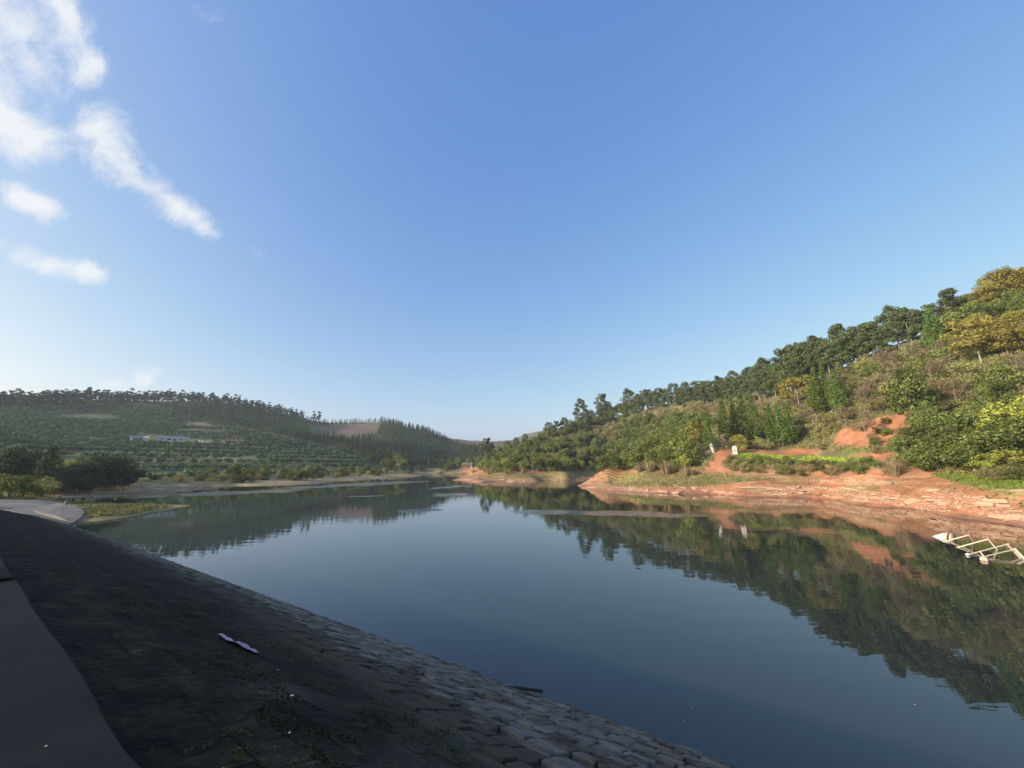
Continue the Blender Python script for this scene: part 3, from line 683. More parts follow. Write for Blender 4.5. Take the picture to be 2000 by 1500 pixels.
def limbs(h, base, spread, r, n=5, frac=(.35, .9), lean=.04):
    m = MB(); lx, ly = r.normal(0, lean, 2) * h
    P = [(0, 0, -.4), (lx * .1, ly * .1, h * .25), (lx * .5, ly * .5, h * .55), (lx, ly, h * .93)]
    m.tube(P, [base, base * .8, base * .5, base * .12], 6)
    for i in range(n):
        f = frac[0] + (frac[1] - frac[0]) * (i + .5) / n; a = i * 2.4 + r.random()
        p0 = (lx * f, ly * f, h * f * .9); q = spread * (1 - .5 * f) * (.7 + .5 * r.random())
        m.tube([p0, (p0[0] + math.cos(a) * q * .5, p0[1] + math.sin(a) * q * .5, p0[2] + q * .35), (p0[0] + math.cos(a) * q, p0[1] + math.sin(a) * q, p0[2] + q * .6)], [base * .4, base * .25, base * .08], 4, False)
    return m
PROTO = {}
def proto(kind, crown_m, trunk_m, trunk_mb, VF):
    PROTO.setdefault(kind, []).append((mesh('crown', VF[0], VF[1], (crown_m,)), trunk_mb.mesh('trunk', trunk_m) if trunk_mb else None))
r_ = np.random.default_rng(3)
for v in range(6):      # tall eucalyptus, unit height 10 m
    H = 10; cen, rad = [], []
    nC = 38
    for i in range(nC):
        f = .31 + .69 * (i / (nC - 1)) ** .9; env = 2.15 * math.sin(math.pi * min(1, (1.06 - f) / .98)) ** .7 + .15
        a = r_.random() * 6.28; q = env * math.sqrt(r_.random())
        cen.append((q * math.cos(a), q * math.sin(a), f * H - .5)); rad.append(.4 + .45 * r_.random() + .3 * (1 - f))
    proto('eucalyptus_tree', LM['euc'], M_bark, limbs(H * .95, .12, 2.0, r_, 6, (.4, .9)), clumps(cen, rad, 80, .36, .22, r_, .9, .4))
for v in range(6):      # rounded broadleaf, unit 7 m
    H = 7; cen, rad = [], []
    for i in range(24):
        d = r_.normal(0, 1, 3); d /= np.linalg.norm(d); q = r_.random() ** .4
        cen.append((d[0] * q * 2.3, d[1] * q * 2.3, 4.1 + d[2] * q * 2.1)); rad.append(.7 + .55 * r_.random())
    VF = clumps(cen, rad, 120, .31, .2, r_, .85, .55, .4)
    proto('broadleaf_tree', LM['broad'], M_dark, limbs(H * .8, .16, 1.8, r_, 5), VF)
    proto('dense_tree', LM['dark'], M_dark, limbs(H * .8, .16, 1.8, r_, 5), VF)
    if v < 3:
        proto('yellow_green_tree', LM['lime'], M_dark, limbs(H * .8, .14, 1.8, r_, 5), clumps(cen, [q * .85 for q in rad], 55, .36, .24, r_, .8, .5))
for v in range(4):      # autumn tree with layered spreading crown, unit 7 m
    H = 7; cen, rad = [], []
    for i in range(30):
        a = r_.random() * 6.28; z = 2.2 + 4.4 * r_.random(); q = (2.6 - .42 * abs(z - 4.2)) * math.sqrt(r_.random())
        cen.append((q * math.cos(a), q * math.sin(a), z)); rad.append(.6 + .5 * r_.random())
    proto('autumn_tree', LM['autumn'], M_bark, limbs(H * .85, .09, 2.4, r_, 7, (.3, .85)), clumps(cen, rad, 105, .28, .18, r_, .75, .45))
for v in range(4):      # cypress, unit 9 m
    H = 9; cen, rad = [], []
    for i in range(34):
        f = (i + .5) / 34; z = 1.5 + 7.3 * f; env = 1.35 * (1 - f) ** .75 * min(1, .55 + f * 3)
        a = i * 2.4 + r_.random(); q = env * (.5 + .4 * r_.random())
        cen.append((q * math.cos(a), q * math.sin(a), z)); rad.append((.34 + .42 * (1 - f)) * (.8 + .4 * r_.random()))
    VF = clumps(cen, rad, 62, .34, .15, r_, 1.7, .6, .3)
    proto('conical_tree', LM['dark'], M_dark, limbs(H * .9, .13, .6, r_, 2), VF)
    proto('cypress_tree', LM['cyp'], M_dark, limbs(H * .9, .13, .6, r_, 2), VF)
for v in range(4):      # light leafy riverside shrub (arching stems), unit 4 m
    cen, rad = [], []
    for i in range(20):
        a = r_.random() * 6.28; z = .5 + 3.2 * r_.random(); q = 1.5 * math.sqrt(r_.random()) * (1 - .12 * z)
        cen.append((q * math.cos(a), q * math.sin(a), z)); rad.append(.4 + .35 * r_.random())
    m = MB()
    for i in range(6):
        a = i * 1.05; m.tube([(0, 0, -.3), (.25 * math.cos(a), .25 * math.sin(a), 1.5), (.9 * math.cos(a), .9 * math.sin(a), 3.2)], [.05, .04, .015], 4, False)
    proto('leafy_shrub', LM['light'], M_bark, m, clumps(cen, rad, 60, .34, .15, r_, 1.15, .4, .5))
    m2 = MB()
    m2.tube([(0, 0, -.3), (.1, .05, 1.2), (.15, .1, 2.8)], [.07, .05, .02], 5, False)
    proto('green_bush', LM['broad'], M_dark, m2, clumps(cen, [q * 1.25 for q in rad], 100, .26, .16, r_, .95, .5, .45))
for v in range(5):      # dry brown scrub: fine twigs and few leaves, unit 3.5 m
    m = MB(); cen, rad = [], []
    for i in range(9):
        a = i * .7 + r_.random(); q = .5 + 1.0 * r_.random(); h = 2.0 + 1.4 * r_.random()
        m.tube([(0, 0, -.3), (q * .3 * math.cos(a), q * .3 * math.sin(a), h * .5), (q * math.cos(a), q * math.sin(a), h)], [.05, .035, .01], 3, False)
    for i in range(16):
        a = r_.random() * 6.28; z = .5 + 2.6 * r_.random(); q = 1.5 * math.sqrt(r_.random())
        cen.append((q * math.cos(a), q * math.sin(a), z)); rad.append(.45 + .35 * r_.random())
    proto('dry_scrub', LM['brown'], M_dark, m, clumps(cen, rad, 85, .27, .1, r_, .9, .2, .8))
for v in range(3):      # bare twiggy tree, unit 6 m
    m = limbs(5.6, .055, 2.2, r_, 9, (.25, .95)); cen, rad = [], []
    for i in range(14):
        a = r_.random() * 6.28; z = 2.2 + 3.4 * r_.random(); q = 1.6 * math.sqrt(r_.random())
        cen.append((q * math.cos(a), q * math.sin(a), z)); rad.append(.5 + .3 * r_.random())
    proto('bare_tree', LM['twig'], M_bark, m, clumps(cen, rad, 60, .5, .07, r_, 1, .1, 1.2))
for v in range(3):      # clump of tall dry reeds, unit 3 m
    k = 130; a = r_.random(k) * 6.28; q = .45 * np.sqrt(r_.random(k)); h = 1.0 + 2.0 * r_.random(k) ** .8; lean = .1 + .75 * r_.random(k) ** 1.3
    b0 = np.c_[q * np.cos(a), q * np.sin(a), np.zeros(k) - .1]; tp = b0 + np.c_[np.cos(a) * lean * h * .6, np.sin(a) * lean * h * .75, h * (1 - .35 * lean)]
    md = (b0 + tp) / 2 + np.c_[np.zeros(k), np.zeros(k), .25 * h * lean]
    sd = np.c_[-np.sin(a), np.cos(a), np.zeros(k)] * .022
    V = np.stack([b0 - sd, b0 + sd, md + sd, md - sd, tp], 1).reshape(-1, 3); i5 = np.arange(k) * 5
    Fq = [(i, i + 1, i + 2, i + 3) for i in i5] + [(i + 3, i + 2, i + 4) for i in i5]
    PROTO.setdefault('reed_clump', []).append((mesh('blades', V, Fq, (LM['reed'],)), None))
def conif(v, mats, per=13, tiers=9, H=9.0):
    Cs, Ns = [], []
    for i in range(tiers):
        f = i / (tiers - 1); z = H * (.22 + .78 * f); env = 2.0 * (1 - f ** 1.4) ** .8 + .25
        k = max(4, int(per * (1 - .6 * f))); a = r_.random(k) * 6.28; q = env * (.45 + .55 * r_.random(k))
        Cs.append(np.c_[q * np.cos(a), q * np.sin(a), z - q * .25 + r_.normal(0, .2, k)]); Ns.append(np.c_[np.cos(a), np.sin(a), np.full(k, .7)])
    V, F = quads(np.concatenate(Cs), np.concatenate(Ns), 1.15, .8, r_, .35)
    m = MB().tube([(0, 0, -.5), (0, 0, H * .6)], [.16, .08], 4, False)
    V2 = np.r_[V, np.array(m.V)]; F2 = np.r_[F, np.array(m.F) + len(V)]
    return V2, F2, np.r_[np.zeros(len(F), int), np.ones(len(m.F), int)]
CON = [conif(v, None) for v in range(5)]
CONM = [mesh('conifer_tree', V, F, (LM['pine'], M_dark), mi=mi) for V, F, mi in CON]
def ridgepine(v, H=10.0):
    cen, rad = [], []
    for i in range(14):
        a = r_.random() * 6.28; z = H * (.22 + .76 * r_.random()); q = 1.9 * math.sqrt(r_.random()) * (1.3 - (z / H) * .9)
        cen.append((q * math.cos(a), q * math.sin(a), z)); rad.append(.8 + .5 * r_.random())
    V, F = clumps(cen, rad, 22, .9, .6, r_, .6, .4)
    m = MB().tube([(0, 0, -.5), (.1, 0, H * .4), (0, .1, H * .9)], [.17, .13, .05], 4, False)
    return mesh('ridge_pine', np.r_[V, np.array(m.V)], np.r_[F, np.array(m.F) + len(V)], (LM['pine'], M_dark), mi=np.r_[np.zeros(len(F), int), np.ones(len(m.F), int)])
RPM = [ridgepine(v) for v in range(5)]
def bushVF(v):
    cen = [(r_.normal(0, .32), r_.normal(0, .32), .7 + .4 * r_.random()) for _ in range(5)]
    return clumps(cen, [.6 + .2 * r_.random() for _ in cen], 10, .62, .46, r_, .85, .6, .3)
OB = [bushVF(v) for v in range(5)]
OBM = [mesh('orchard_tree', V, F, (LM['orchard'],)) for V, F in OB]

UNIT = dict(dense_tree=7, conical_tree=9, eucalyptus_tree=10, broadleaf_tree=7, yellow_green_tree=7, autumn_tree=7, cypress_tree=9, leafy_shrub=4, green_bush=4, dry_scrub=3.5, bare_tree=6, reed_clump=3)
CAT = dict(dense_tree='tree', conical_tree='tree', eucalyptus_tree='tree', broadleaf_tree='tree', yellow_green_tree='tree', autumn_tree='tree', cypress_tree='tree', leafy_shrub='shrub', green_bush='bush', dry_scrub='shrub', bare_tree='tree', reed_clump='reeds')
cnt = {}
SPOTS = []
def plant(kind, xyz, h, label, group=None, wide=1.0, var=None, rz=None):
    cnt[kind] = cnt.get(kind, 0) + 1
    P = PROTO[kind]; cm, tm = P[(cnt[kind] * 7 + 3) % len(P) if var is None else var % len(P)]
    s = h / UNIT[kind]; rz = rng.random() * 6.28 if rz is None else rz
    root = empty(kind, xyz, rz, (s * wide, s * wide, s)); tag(root, label, CAT[kind], group)
    obj('blades' if kind == 'reed_clump' else 'crown', cm, root)
    if tm: obj('stems' if kind in ('leafy_shrub', 'dry_scrub') else 'trunk', tm, root)
    SPOTS.append((xyz[0], xyz[1], h * .25 * wide))
    return root
def height_px(p, top_py):
    """tree height whose top shows at the photo row top_py"""
    D = math.hypot(p[0], p[1]); x, y, z = ray(float(project(*p)[0]), top_py)
    return CAM_H + z * D / math.hypot(x, y) - p[2]
def at(px, py): return tuple(hit(px, py)[0])
def lone(kind, px, base, top, label, group=None, wide=1.0, var=None):
    p = at(px, base)
    if math.isnan(p[0]): print('NO GROUND', kind, px, base); return
    h = height_px(p, top); return plant(kind, (p[0], p[1], p[2] - .1), max(h, .8), label, group, wide, var)
def scatter(P, n, gap, avoid=()):
    xs = [q[0] for q in P]; ys = [q[1] for q in P]; res = []; cx = rng.uniform(min(xs), max(xs), n * 14); cy = rng.uniform(min(ys), max(ys), n * 14)
    ok = inpoly(cx, cy, P)
    for a in avoid: ok &= ~inpoly(cx, cy, a)
    cx, cy = cx[ok], cy[ok]; H = hit(cx, cy)
    for (x, y, z), qx, qy in zip(H, cx, cy):
        if len(res) >= n: break
        if np.isnan(x) or z < .25: continue
        if any((x - a) ** 2 + (y - b) ** 2 < (gap + c * .5) ** 2 for a, b, c in SPOTS): continue
        if any((x - q[0]) ** 2 + (y - q[1]) ** 2 < gap * gap for q in res): continue
        res.append((x, y, z, qx, qy))
    return res
STONE = [[(1364, 930), (1364, 852), (1412, 852), (1412, 930)]]
SOIL = [[(1625, 865), (1645, 842), (1700, 820), (1805, 803), (1810, 830), (1765, 850), (1795, 880), (1645, 872)], [(1385, 925), (1395, 884), (1425, 884), (1412, 905), (1402, 925)],
        [(1380, 893), (1380, 879), (1700, 884), (1765, 890), (1715, 904), (1440, 898)]]

# ---- single trees and bushes one can point to on the right hill
for i, (x, top, base, wd, lab) in enumerate((
        (1385, 808, 881, 1.0, 'short green cypress above the leaning white stone'), (1418, 776, 872, .85, 'slim cypress at the left end of the cypress row'),
        (1437, 772, 868, .8, 'narrow cypress right above the grey and white tombstone'), (1456, 766, 866, .9, 'cypress just right of the tombstone, pointed top'), (1477, 768, 864, .95, 'bushy cypress at the right end of the close row of four'),
        (1510, 786, 872, .95, 'cypress at the left of the rounder trio over the vegetable bed'), (1530, 781, 873, .95, 'middle cypress of the rounder trio over the vegetable bed'), (1548, 785, 872, 1.0, 'cypress at the right of the rounder trio over the vegetable bed'),
        (1592, 742, 812, .9, 'lowest cypress of the high dark clump on the slope'), (1603, 715, 815, .9, 'broad cypress at the left of the high dark clump'), (1618, 704, 806, .7, 'tallest thinnest cypress of the high dark clump'),
        (1645, 722, 815, 1.05, 'stand-alone bright cypress right of the high dark clump'), (1632, 735, 806, .8, 'brownish cypress squeezed between two green ones on the slope'))):
    lone('cypress_tree', x, base, top, lab, 'cypresses on the right bank', wd)
lone('cypress_tree', 1833, 690, 592, 'tall feathery cypress high on the slope among brown scrub', None, 1.2)
lone('broadleaf_tree', 1795, 842, 722, 'large bright green tree above the red soil terraces', None, .85, 1)
lone('broadleaf_tree', 1815, 850, 775, 'small dark tree leaning on the large green tree over the red soil', None, .9, 4)
lone('autumn_tree', 1562, 798, 733, 'golden yellow tree left of the high cypress clump', None, 1.25, 0)
lone('autumn_tree', 1918, 712, 612, 'big golden tree with pale forked trunk high on the right slope', None, 1.25, 1)
lone('autumn_tree', 1972, 700, 622, 'golden tree half behind the big golden tree by the frame edge', None, 1.1, 2)
lone('autumn_tree', 1945, 612, 553, 'olive yellow tree on the skyline at far right', None, 1.3, 3)
lone('autumn_tree', 1990, 590, 520, 'russet tree on the skyline at the right frame edge', None, 1.4, 0)
lone('broadleaf_tree', 1895, 665, 585, 'dark green layered tree behind the big golden tree', None, 1.1, 2)
lone('yellow_green_tree', 1985, 640, 596, 'small yellow-green tree at the frame edge under the skyline', None, 1.2, 0)
lone('autumn_tree', 1855, 645, 598, 'rusty orange tree beside the tall feathery cypress', None, 1.2, 2)
lone('eucalyptus_tree', 1872, 640, 560, 'umbrella topped tree leaning out over the skyline', None, 1.4, 2)
lone('autumn_tree', 1368, 878, 818, 'yellow tinted tree left of the short cypress by the white stone', None, 1.1, 1)
lone('autumn_tree', 1448, 888, 848, 'small yellow tree behind the tombstone', None, 1.1, 2)
lone('autumn_tree', 1287, 838, 822, 'tiny orange tree in the thicket above the grassy point', None, 1.2, 3)
lone('bare_tree', 1568, 745, 662, 'bare dead topped tree standing above the ridge line', None, .55, 0)
lone('bare_tree', 1695, 868, 792, 'bare brown tree on the edge of the red terrace', None, 1.0, 1)
lone('bare_tree', 1655, 850, 790, 'thin leafless tree left of the red terrace', None, .8, 2)
lone('yellow_green_tree', 1958, 862, 792, 'bright yellow-green bush on top of the dark thicket at right', None, 1.5, 1)
lone('yellow_green_tree', 1992, 850, 765, 'tall yellow-green bush at the right frame edge above the bank', None, 1.3, 2)
lone('yellow_green_tree', 1905, 908, 866, 'low yellow leaved bush in the middle of the dark thicket', None, 1.5, 0)
lone('yellow_green_tree', 1975, 920, 872, 'yellow leaved bush low at the right frame edge by the grass', None, 1.6, 1)
lone('yellow_green_tree', 1137, 924, 897, 'narrow yellow bush at the water side of the near bay', None, .55, 1)
lone('eucalyptus_tree', 1136, 838, 777, 'lone big tree with ragged crown on the left part of the right ridge', None, 1.05, 0)
lone('eucalyptus_tree', 1178, 826, 768, 'rounded tall tree next to the lone ragged one on the ridge', None, 1.1, 1)
lone('eucalyptus_tree', 1232, 808, 757, 'pointed tree on the ridge above the brown scrub patch', None, 1.3, 2)
lone('eucalyptus_tree', 1072, 853, 824, 'small ragged tree low on the ridge near the distant pylon', None, 1.4, 3)
lone('eucalyptus_tree', 1543, 768, 676, 'dark conical tree standing proud on the ridge', None, 1.25, 4)
lone('eucalyptus_tree', 1500, 768, 696, 'large round-topped tree on the ridge left of the conical one', None, 1.4, 5)
# reeds at the water's edge
for (x, b, tp, lab) in ((1250, 922, 893, 'grey-green reeds at the left end of the reed line on the point'), (1268, 921, 888, 'second reed clump from the left on the point, loose and pale'), (1303, 926, 884, 'tall straw coloured reed clump on the grassy point'),
                        (1312, 924, 892, 'reeds tucked behind the tall straw coloured clump'), (1340, 930, 896, 'fan shaped reed clump at the foot of the leafy bushes'), (1352, 928, 904, 'short reeds right of the fan shaped clump'),
                        (1750, 932, 882, 'tall fan of dry reeds above the red bank'), (1738, 928, 894, 'smaller reeds left of the tall fan on the red bank'), (955, 926, 906, 'pale reeds below the first bushes of the far spit'),
                        (990, 927, 908, 'reeds over the pale rocks of the far spit'), (1022, 924, 906, 'last reeds along the far spit'), (925, 924, 908, 'reeds at the tip of the wooded far spit')):
    lone('reed_clump', x, b, tp, lab, 'reed clumps at the waterline', 1.3)
# ---- repeats on the right hill
def fill(P, n, gap, mix, label, group, hs=(1, 1.35), avoid=()):
    """mix: (kind, share, height, width)"""
    ks = [m[0] for m in mix]; pr = np.array([m[1] for m in mix], float); pr /= pr.sum()
    for (x, y, z, qx, qy) in scatter(P, n, gap, avoid):
        k = mix[rng.choice(len(mix), p=pr)]
        plant(k[0], (x, y, z - .15), k[2] * rng.uniform(hs[0] * .8, hs[1]), label[k[0]] if isinstance(label, dict) else label, group, k[3])
RL = [(960, 886, 6), (1000, 872, 7), (1050, 860, 8.5), (1100, 845, 10.5), (1150, 835, 12), (1200, 812, 12), (1260, 795, 12), (1300, 788, 11.5), (1400, 779, 12.5), (1450, 775, 13), (1500, 768, 14), (1560, 757, 15), (1600, 744, 15.5), (1650, 720, 14), (1700, 696, 14), (1760, 674, 12.5), (1820, 655, 10.5), (1850, 652, 8)]
rx = np.array([q[0] for q in RL]); ry = np.array([q[1] for q in RL]); rh = np.array([q[2] for q in RL])
k = 0
for px in np.r_[np.arange(965, 1260, 15), np.arange(1260, 1560, 11.5), np.arange(1560, 1850, 12)]:
    for row in range(2):
        x = px + rng.uniform(-5, 5) + row * 6; y = float(np.interp(x, rx, ry)) + 5 + row * 7 + rng.uniform(-2, 3); p = at(x, y)
        if math.isnan(p[0]): continue
        if any((p[0] - a) ** 2 + (p[1] - b) ** 2 < 2.2 ** 2 for a, b, c in SPOTS): continue
        h = float(np.interp(x, rx, rh)) * rng.uniform(.78, 1.12) * (1 - .12 * row)
        if x < 1240 and rng.random() < .6: plant('broadleaf_tree', p, h * .9, 'round dark green tree along the lower left end of the right ridge', 'trees on the low end of the right ridge', 1.15)
        else:
            lab = ('tall eucalyptus in the ridge row above the high cypress clump' if x > 1560 and x < 1690 else 'dark wind-swept tree in the upper ridge row towards the feathery cypress' if x >= 1690 else
                   'slender tree in the ridge row above the brown slope' if x > 1390 else 'tree in the left half of the ridge row, over the round thicket')
            plant('eucalyptus_tree', p, h, lab, 'trees in the row on the right ridge', 1.15)
        k += 1
BROWN1 = [(1140, 822), (1200, 822), (1205, 868), (1165, 872)]
BROWN2 = [(1255, 800), (1440, 790), (1560, 785), (1575, 800), (1550, 835), (1400, 838), (1370, 820), (1262, 828)]
fill([(945, 905), (960, 893), (1050, 868), (1140, 845), (1250, 815), (1262, 830), (1370, 825), (1400, 845), (1385, 885), (1240, 910), (1100, 915), (950, 915)], 215, 2.9,
     (('broadleaf_tree', 5, 6.0, 1.0), ('green_bush', 2, 4.2, 1.3), ('leafy_shrub', 1.8, 4.6, 1.3), ('dry_scrub', 1.4, 4.0, 1.4)),
     dict(broadleaf_tree='round dark green tree in the thicket on the left half of the right hill', green_bush='low green bush between the round trees of the right hill thicket', leafy_shrub='light leafy bush between the round trees of the right hill thicket', dry_scrub='brown dry shrub between the round trees of the right hill thicket'),
     'trees and shrubs of the thicket on the right hill', avoid=[BROWN1] + STONE)
fill(BROWN1, 14, 2.6, (('dry_scrub', 1, 3.6, 1.5),), 'reddish brown scrub in the bare gap of the thicket', 'scrub in the gap of the thicket')
fill(BROWN2, 62, 3.2, (('dry_scrub', 6, 3.4, 1.6), ('bare_tree', 1, 4.5, 1.0), ('leafy_shrub', .6, 3.5, 1.2)),
     dict(dry_scrub='dry brown scrub on the slope below the ridge row', bare_tree='thin bare tree in the dry slope below the ridge row', leafy_shrub='pale shrub in the dry slope below the ridge row'), 'scrub on the dry slope below the ridge')
fill([(930, 918), (940, 900), (1100, 893), (1240, 890), (1245, 920), (1100, 921), (960, 925)], 58, 2.6, (('leafy_shrub', 5, 4.6, 1.15), ('green_bush', 2, 3.6, 1.2), ('yellow_green_tree', .5, 4, 1.0)),
     dict(leafy_shrub='light yellow-green shrub along the water side of the far spit', green_bush='darker bush along the water side of the far spit', yellow_green_tree='small yellow-green tree along the water side of the far spit'), 'shrubs along the far spit')
fill([(1245, 922), (1235, 885), (1290, 870), (1370, 862), (1388, 885), (1385, 918), (1330, 926)], 36, 2.2, (('leafy_shrub', 5, 5.2, 1.2), ('green_bush', 2, 4, 1.2), ('yellow_green_tree', .7, 5, .9)),
     dict(leafy_shrub='feathery light green shrub behind the reed line on the point', green_bush='dark bush behind the reed line on the point', yellow_green_tree='yellowish tree behind the reed line on the point'), 'shrubs behind the reeds on the point', avoid=STONE)
fill([(1395, 880), (1400, 845), (1560, 845), (1620, 820), (1630, 850), (1560, 876), (1480, 880)], 34, 2.0, (('dry_scrub', 4, 3.2, 1.3), ('bare_tree', 2, 4.2, .9), ('green_bush', 1.5, 2.8, 1.2)),
     dict(dry_scrub='brown undergrowth shrub below the cypress row', bare_tree='thin pale stemmed tree below the cypress row', green_bush='small green bush below the cypress row'), 'undergrowth below the cypress row', avoid=SOIL + STONE)
fill([(1560, 800), (1600, 765), (1700, 712), (1760, 690), (1850, 665), (1890, 700), (2000, 715), (2000, 790), (1900, 805), (1850, 820), (1760, 800), (1690, 815), (1620, 845), (1570, 850)], 120, 2.5,
     (('dry_scrub', 5, 3.6, 1.5), ('bare_tree', 2, 5.2, 1.0), ('leafy_shrub', 2, 4.2, 1.2), ('broadleaf_tree', 1.4, 4.6, 1.0), ('green_bush', 1.5, 3, 1.3)),
     dict(dry_scrub='olive brown scrub on the steep slope right of the cypress clump', bare_tree='pale trunked thin tree on the steep slope right of the cypress clump', leafy_shrub='pale green shrub on the steep slope right of the cypress clump',
          broadleaf_tree='small green tree on the steep slope right of the cypress clump', green_bush='green bush on the steep slope right of the cypress clump'), 'growth on the steep slope right of the cypress clump', avoid=SOIL)
fill([(1850, 660), (1870, 612), (1945, 570), (2000, 552), (2000, 700), (1890, 695)], 34, 2.8, (('autumn_tree', 2.2, 5.2, 1.2), ('broadleaf_tree', 2.6, 5.5, 1.1), ('dry_scrub', 2, 4, 1.4), ('yellow_green_tree', .5, 4.5, 1.1)),
     dict(autumn_tree='russet or golden tree in the autumn wood at upper right', broadleaf_tree='dark green tree in the autumn wood at upper right', dry_scrub='brown shrub in the autumn wood at upper right', yellow_green_tree='yellow-green tree in the autumn wood at upper right'), 'trees of the autumn wood at upper right')
fill([(1775, 925), (1772, 890), (1800, 862), (1850, 845), (1920, 825), (2000, 800), (2000, 930), (1900, 928)], 56, 1.9, (('green_bush', 5, 3.8, 1.4), ('broadleaf_tree', 3, 4.0, 1.15), ('yellow_green_tree', .9, 3.4, 1.3), ('dry_scrub', .7, 2.6, 1.4)),
     dict(green_bush='dense dark bush of the thicket above the bank at right', broadleaf_tree='small dense tree of the thicket above the bank at right', yellow_green_tree='yellowish bush of the thicket above the bank at right', dry_scrub='brown shrub of the thicket above the bank at right'), 'thicket above the bank at right')
fill([(1405, 898), (1450, 900), (1560, 905), (1720, 907), (1740, 928), (1600, 932), (1500, 926), (1405, 924)], 62, 1.5, (('dry_scrub', 4, 1.5, 1.5), ('green_bush', 3, 1.3, 1.6), ('leafy_shrub', 1.5, 1.6, 1.3)),
     dict(dry_scrub='low brown shrub on the bank face below the vegetable bed', green_bush='low green bush on the bank face below the vegetable bed', leafy_shrub='low pale shrub on the bank face below the vegetable bed'), 'low shrubs on the bank below the vegetable bed', avoid=SOIL[1:2] + STONE)
fill([(1600, 885), (1640, 840), (1700, 815), (1810, 805), (1800, 885), (1700, 890)], 9, 2.4, (('dry_scrub', 3, 1.8, 1.4), ('green_bush', 2, 1.6, 1.4)), 'low shrub scattered on the red soil terraces', 'shrubs on the red terraces')
fill([(1860, 930), (2000, 945), (2000, 934), (1880, 922)], 9, 1.5, (('dry_scrub', 2, 1.6, 1.5), ('green_bush', 1, 1.5, 1.4)), 'low brown shrub at the foot of the thicket by the green grass', 'shrubs by the green grass')

# ---- left side
lone('conical_tree', 82, 968, 868, 'tall dark conical tree by the grassy flat beyond the dam', None, 1.7, 1)
for (x, b, tp, wd, lab) in ((195, 954, 876, 1.3, 'largest dark round tree right of the conical one'), (235, 952, 888, 1.3, 'dark tree with a loose crown next to the inlet shore'), (160, 956, 890, 1.1, 'dark tree left of the largest round one'),
                          (30, 960, 868, 1.2, 'dark tree at the left frame edge'), (55, 962, 886, 1.0, 'dark tree between the frame edge and the conical one'), (3, 958, 878, 1.2, 'dark tree cut by the left frame edge'),
                          (110, 958, 905, 1.2, 'low dark tree right behind the conical one'), (135, 957, 898, 1.2, 'dark bushy tree in the middle of the shore wood'), (258, 948, 905, 1.2, 'small dark tree at the right end of the shore wood')):
    lone('dense_tree', x, b, tp, lab, 'dark trees of the shore wood at left', wd)
lone('yellow_green_tree', 122, 945, 893, 'paler green tree showing between the dark ones of the shore wood', None, 1.2, 1)
lone('leafy_shrub', 18, 972, 920, 'bright green bush at the left frame edge by the dam end', None, 1.6, 0)
lone('leafy_shrub', 45, 970, 928, 'second bright green bush close to the dam end', None, 1.5, 1)
fill([(60, 974), (60, 955), (260, 940), (260, 958), (180, 966)], 44, 1.0, (('dense_tree', 4, 3.0, 1.4), ('dry_scrub', 1, 2, 1.4)), 'low bush at the foot of the dark shore wood', 'bushes under the shore wood')
lone('broadleaf_tree', 757, 925, 888, 'big round olive tree on the left spit near the narrows', None, 1.15, 0)
lone('leafy_shrub', 787, 924, 896, 'pale thin tree right of the big round one at the narrows', None, 1.0, 2)
lone('leafy_shrub', 776, 918, 886, 'pale tree behind the big round one at the narrows', None, 1.0, 3)
lone('yellow_green_tree', 719, 931, 918, 'small yellow bush on the sandy left shore', None, 1.3, 2)
lone('yellow_green_tree', 412, 944, 929, 'yellowish bush on the left shore across the inlet', None, 1.2, 0)
fill([(340, 948), (345, 938), (480, 930), (620, 925), (700, 920), (830, 916), (830, 926), (700, 932), (600, 938), (480, 944)], 60, 2.2, (('green_bush', 4, 3.0, 1.4), ('leafy_shrub', 1.5, 3.0, 1.2), ('dry_scrub', 2, 2.2, 1.4)),
     dict(green_bush='dark green bush along the left shore below the orchard', leafy_shrub='pale bush along the left shore below the orchard', dry_scrub='brown shrub along the left shore below the orchard'), 'bushes along the left shore')
# ridge pines with gaps
for i, x in enumerate(np.arange(-20, 590, 3.4)):
    xx = x + rng.uniform(-2, 2); y = float(np.interp(xx, [-20, 0, 80, 180, 280, 380, 480, 540, 590], [791, 791, 788, 784, 784, 784, 795, 806, 816])) + rng.uniform(.5, 9); p = at(xx, y)
    if math.isnan(p[0]): continue
    o = obj('ridge_pine', RPM[i % 5], None, p, rng.random() * 6.28, rng.uniform(.75, 1.1))
    tag(o, 'dark pine in the skyline row on the orchard hill' if xx < 400 else 'dark pine on the descending skyline right of the orchard hill', 'tree', 'pines along the left skyline')
for (x, y, s, lab) in ((612, 823, 1.1, 'lone tall pine standing clear in the saddle'), (622, 822, 1.25, 'tallest pine of the small group in the saddle'), (630, 822, .9, 'smaller pine at the right of the saddle group'), (638, 822, .75, 'smallest pine of the saddle group')):
    p = at(x, y + 2)
    if not math.isnan(p[0]): tag(obj('ridge_pine', RPM[(x + y) % 5], None, p, 1.0, s), lab, 'tree')
for x in np.arange(596, 912, 3.6):
    xx = x + rng.uniform(-1.5, 1.5); y = float(np.interp(xx, [590, 620, 640, 700, 735, 770, 800, 835, 860, 895, 912], [818, 826, 829, 825.5, 824.5, 830, 837, 844.5, 858, 874, 884])) + rng.uniform(.5, 4); p = at(xx, y)
    if math.isnan(p[0]): continue
    tag(obj('conifer_tree', CONM[int(x) % 5], None, p, rng.random() * 6.28, rng.uniform(.45, .75) if xx < 740 else rng.uniform(.6, .95)), 'dark conifer on the skyline of the middle hill', 'tree', 'conifers on the skyline of the middle hill')
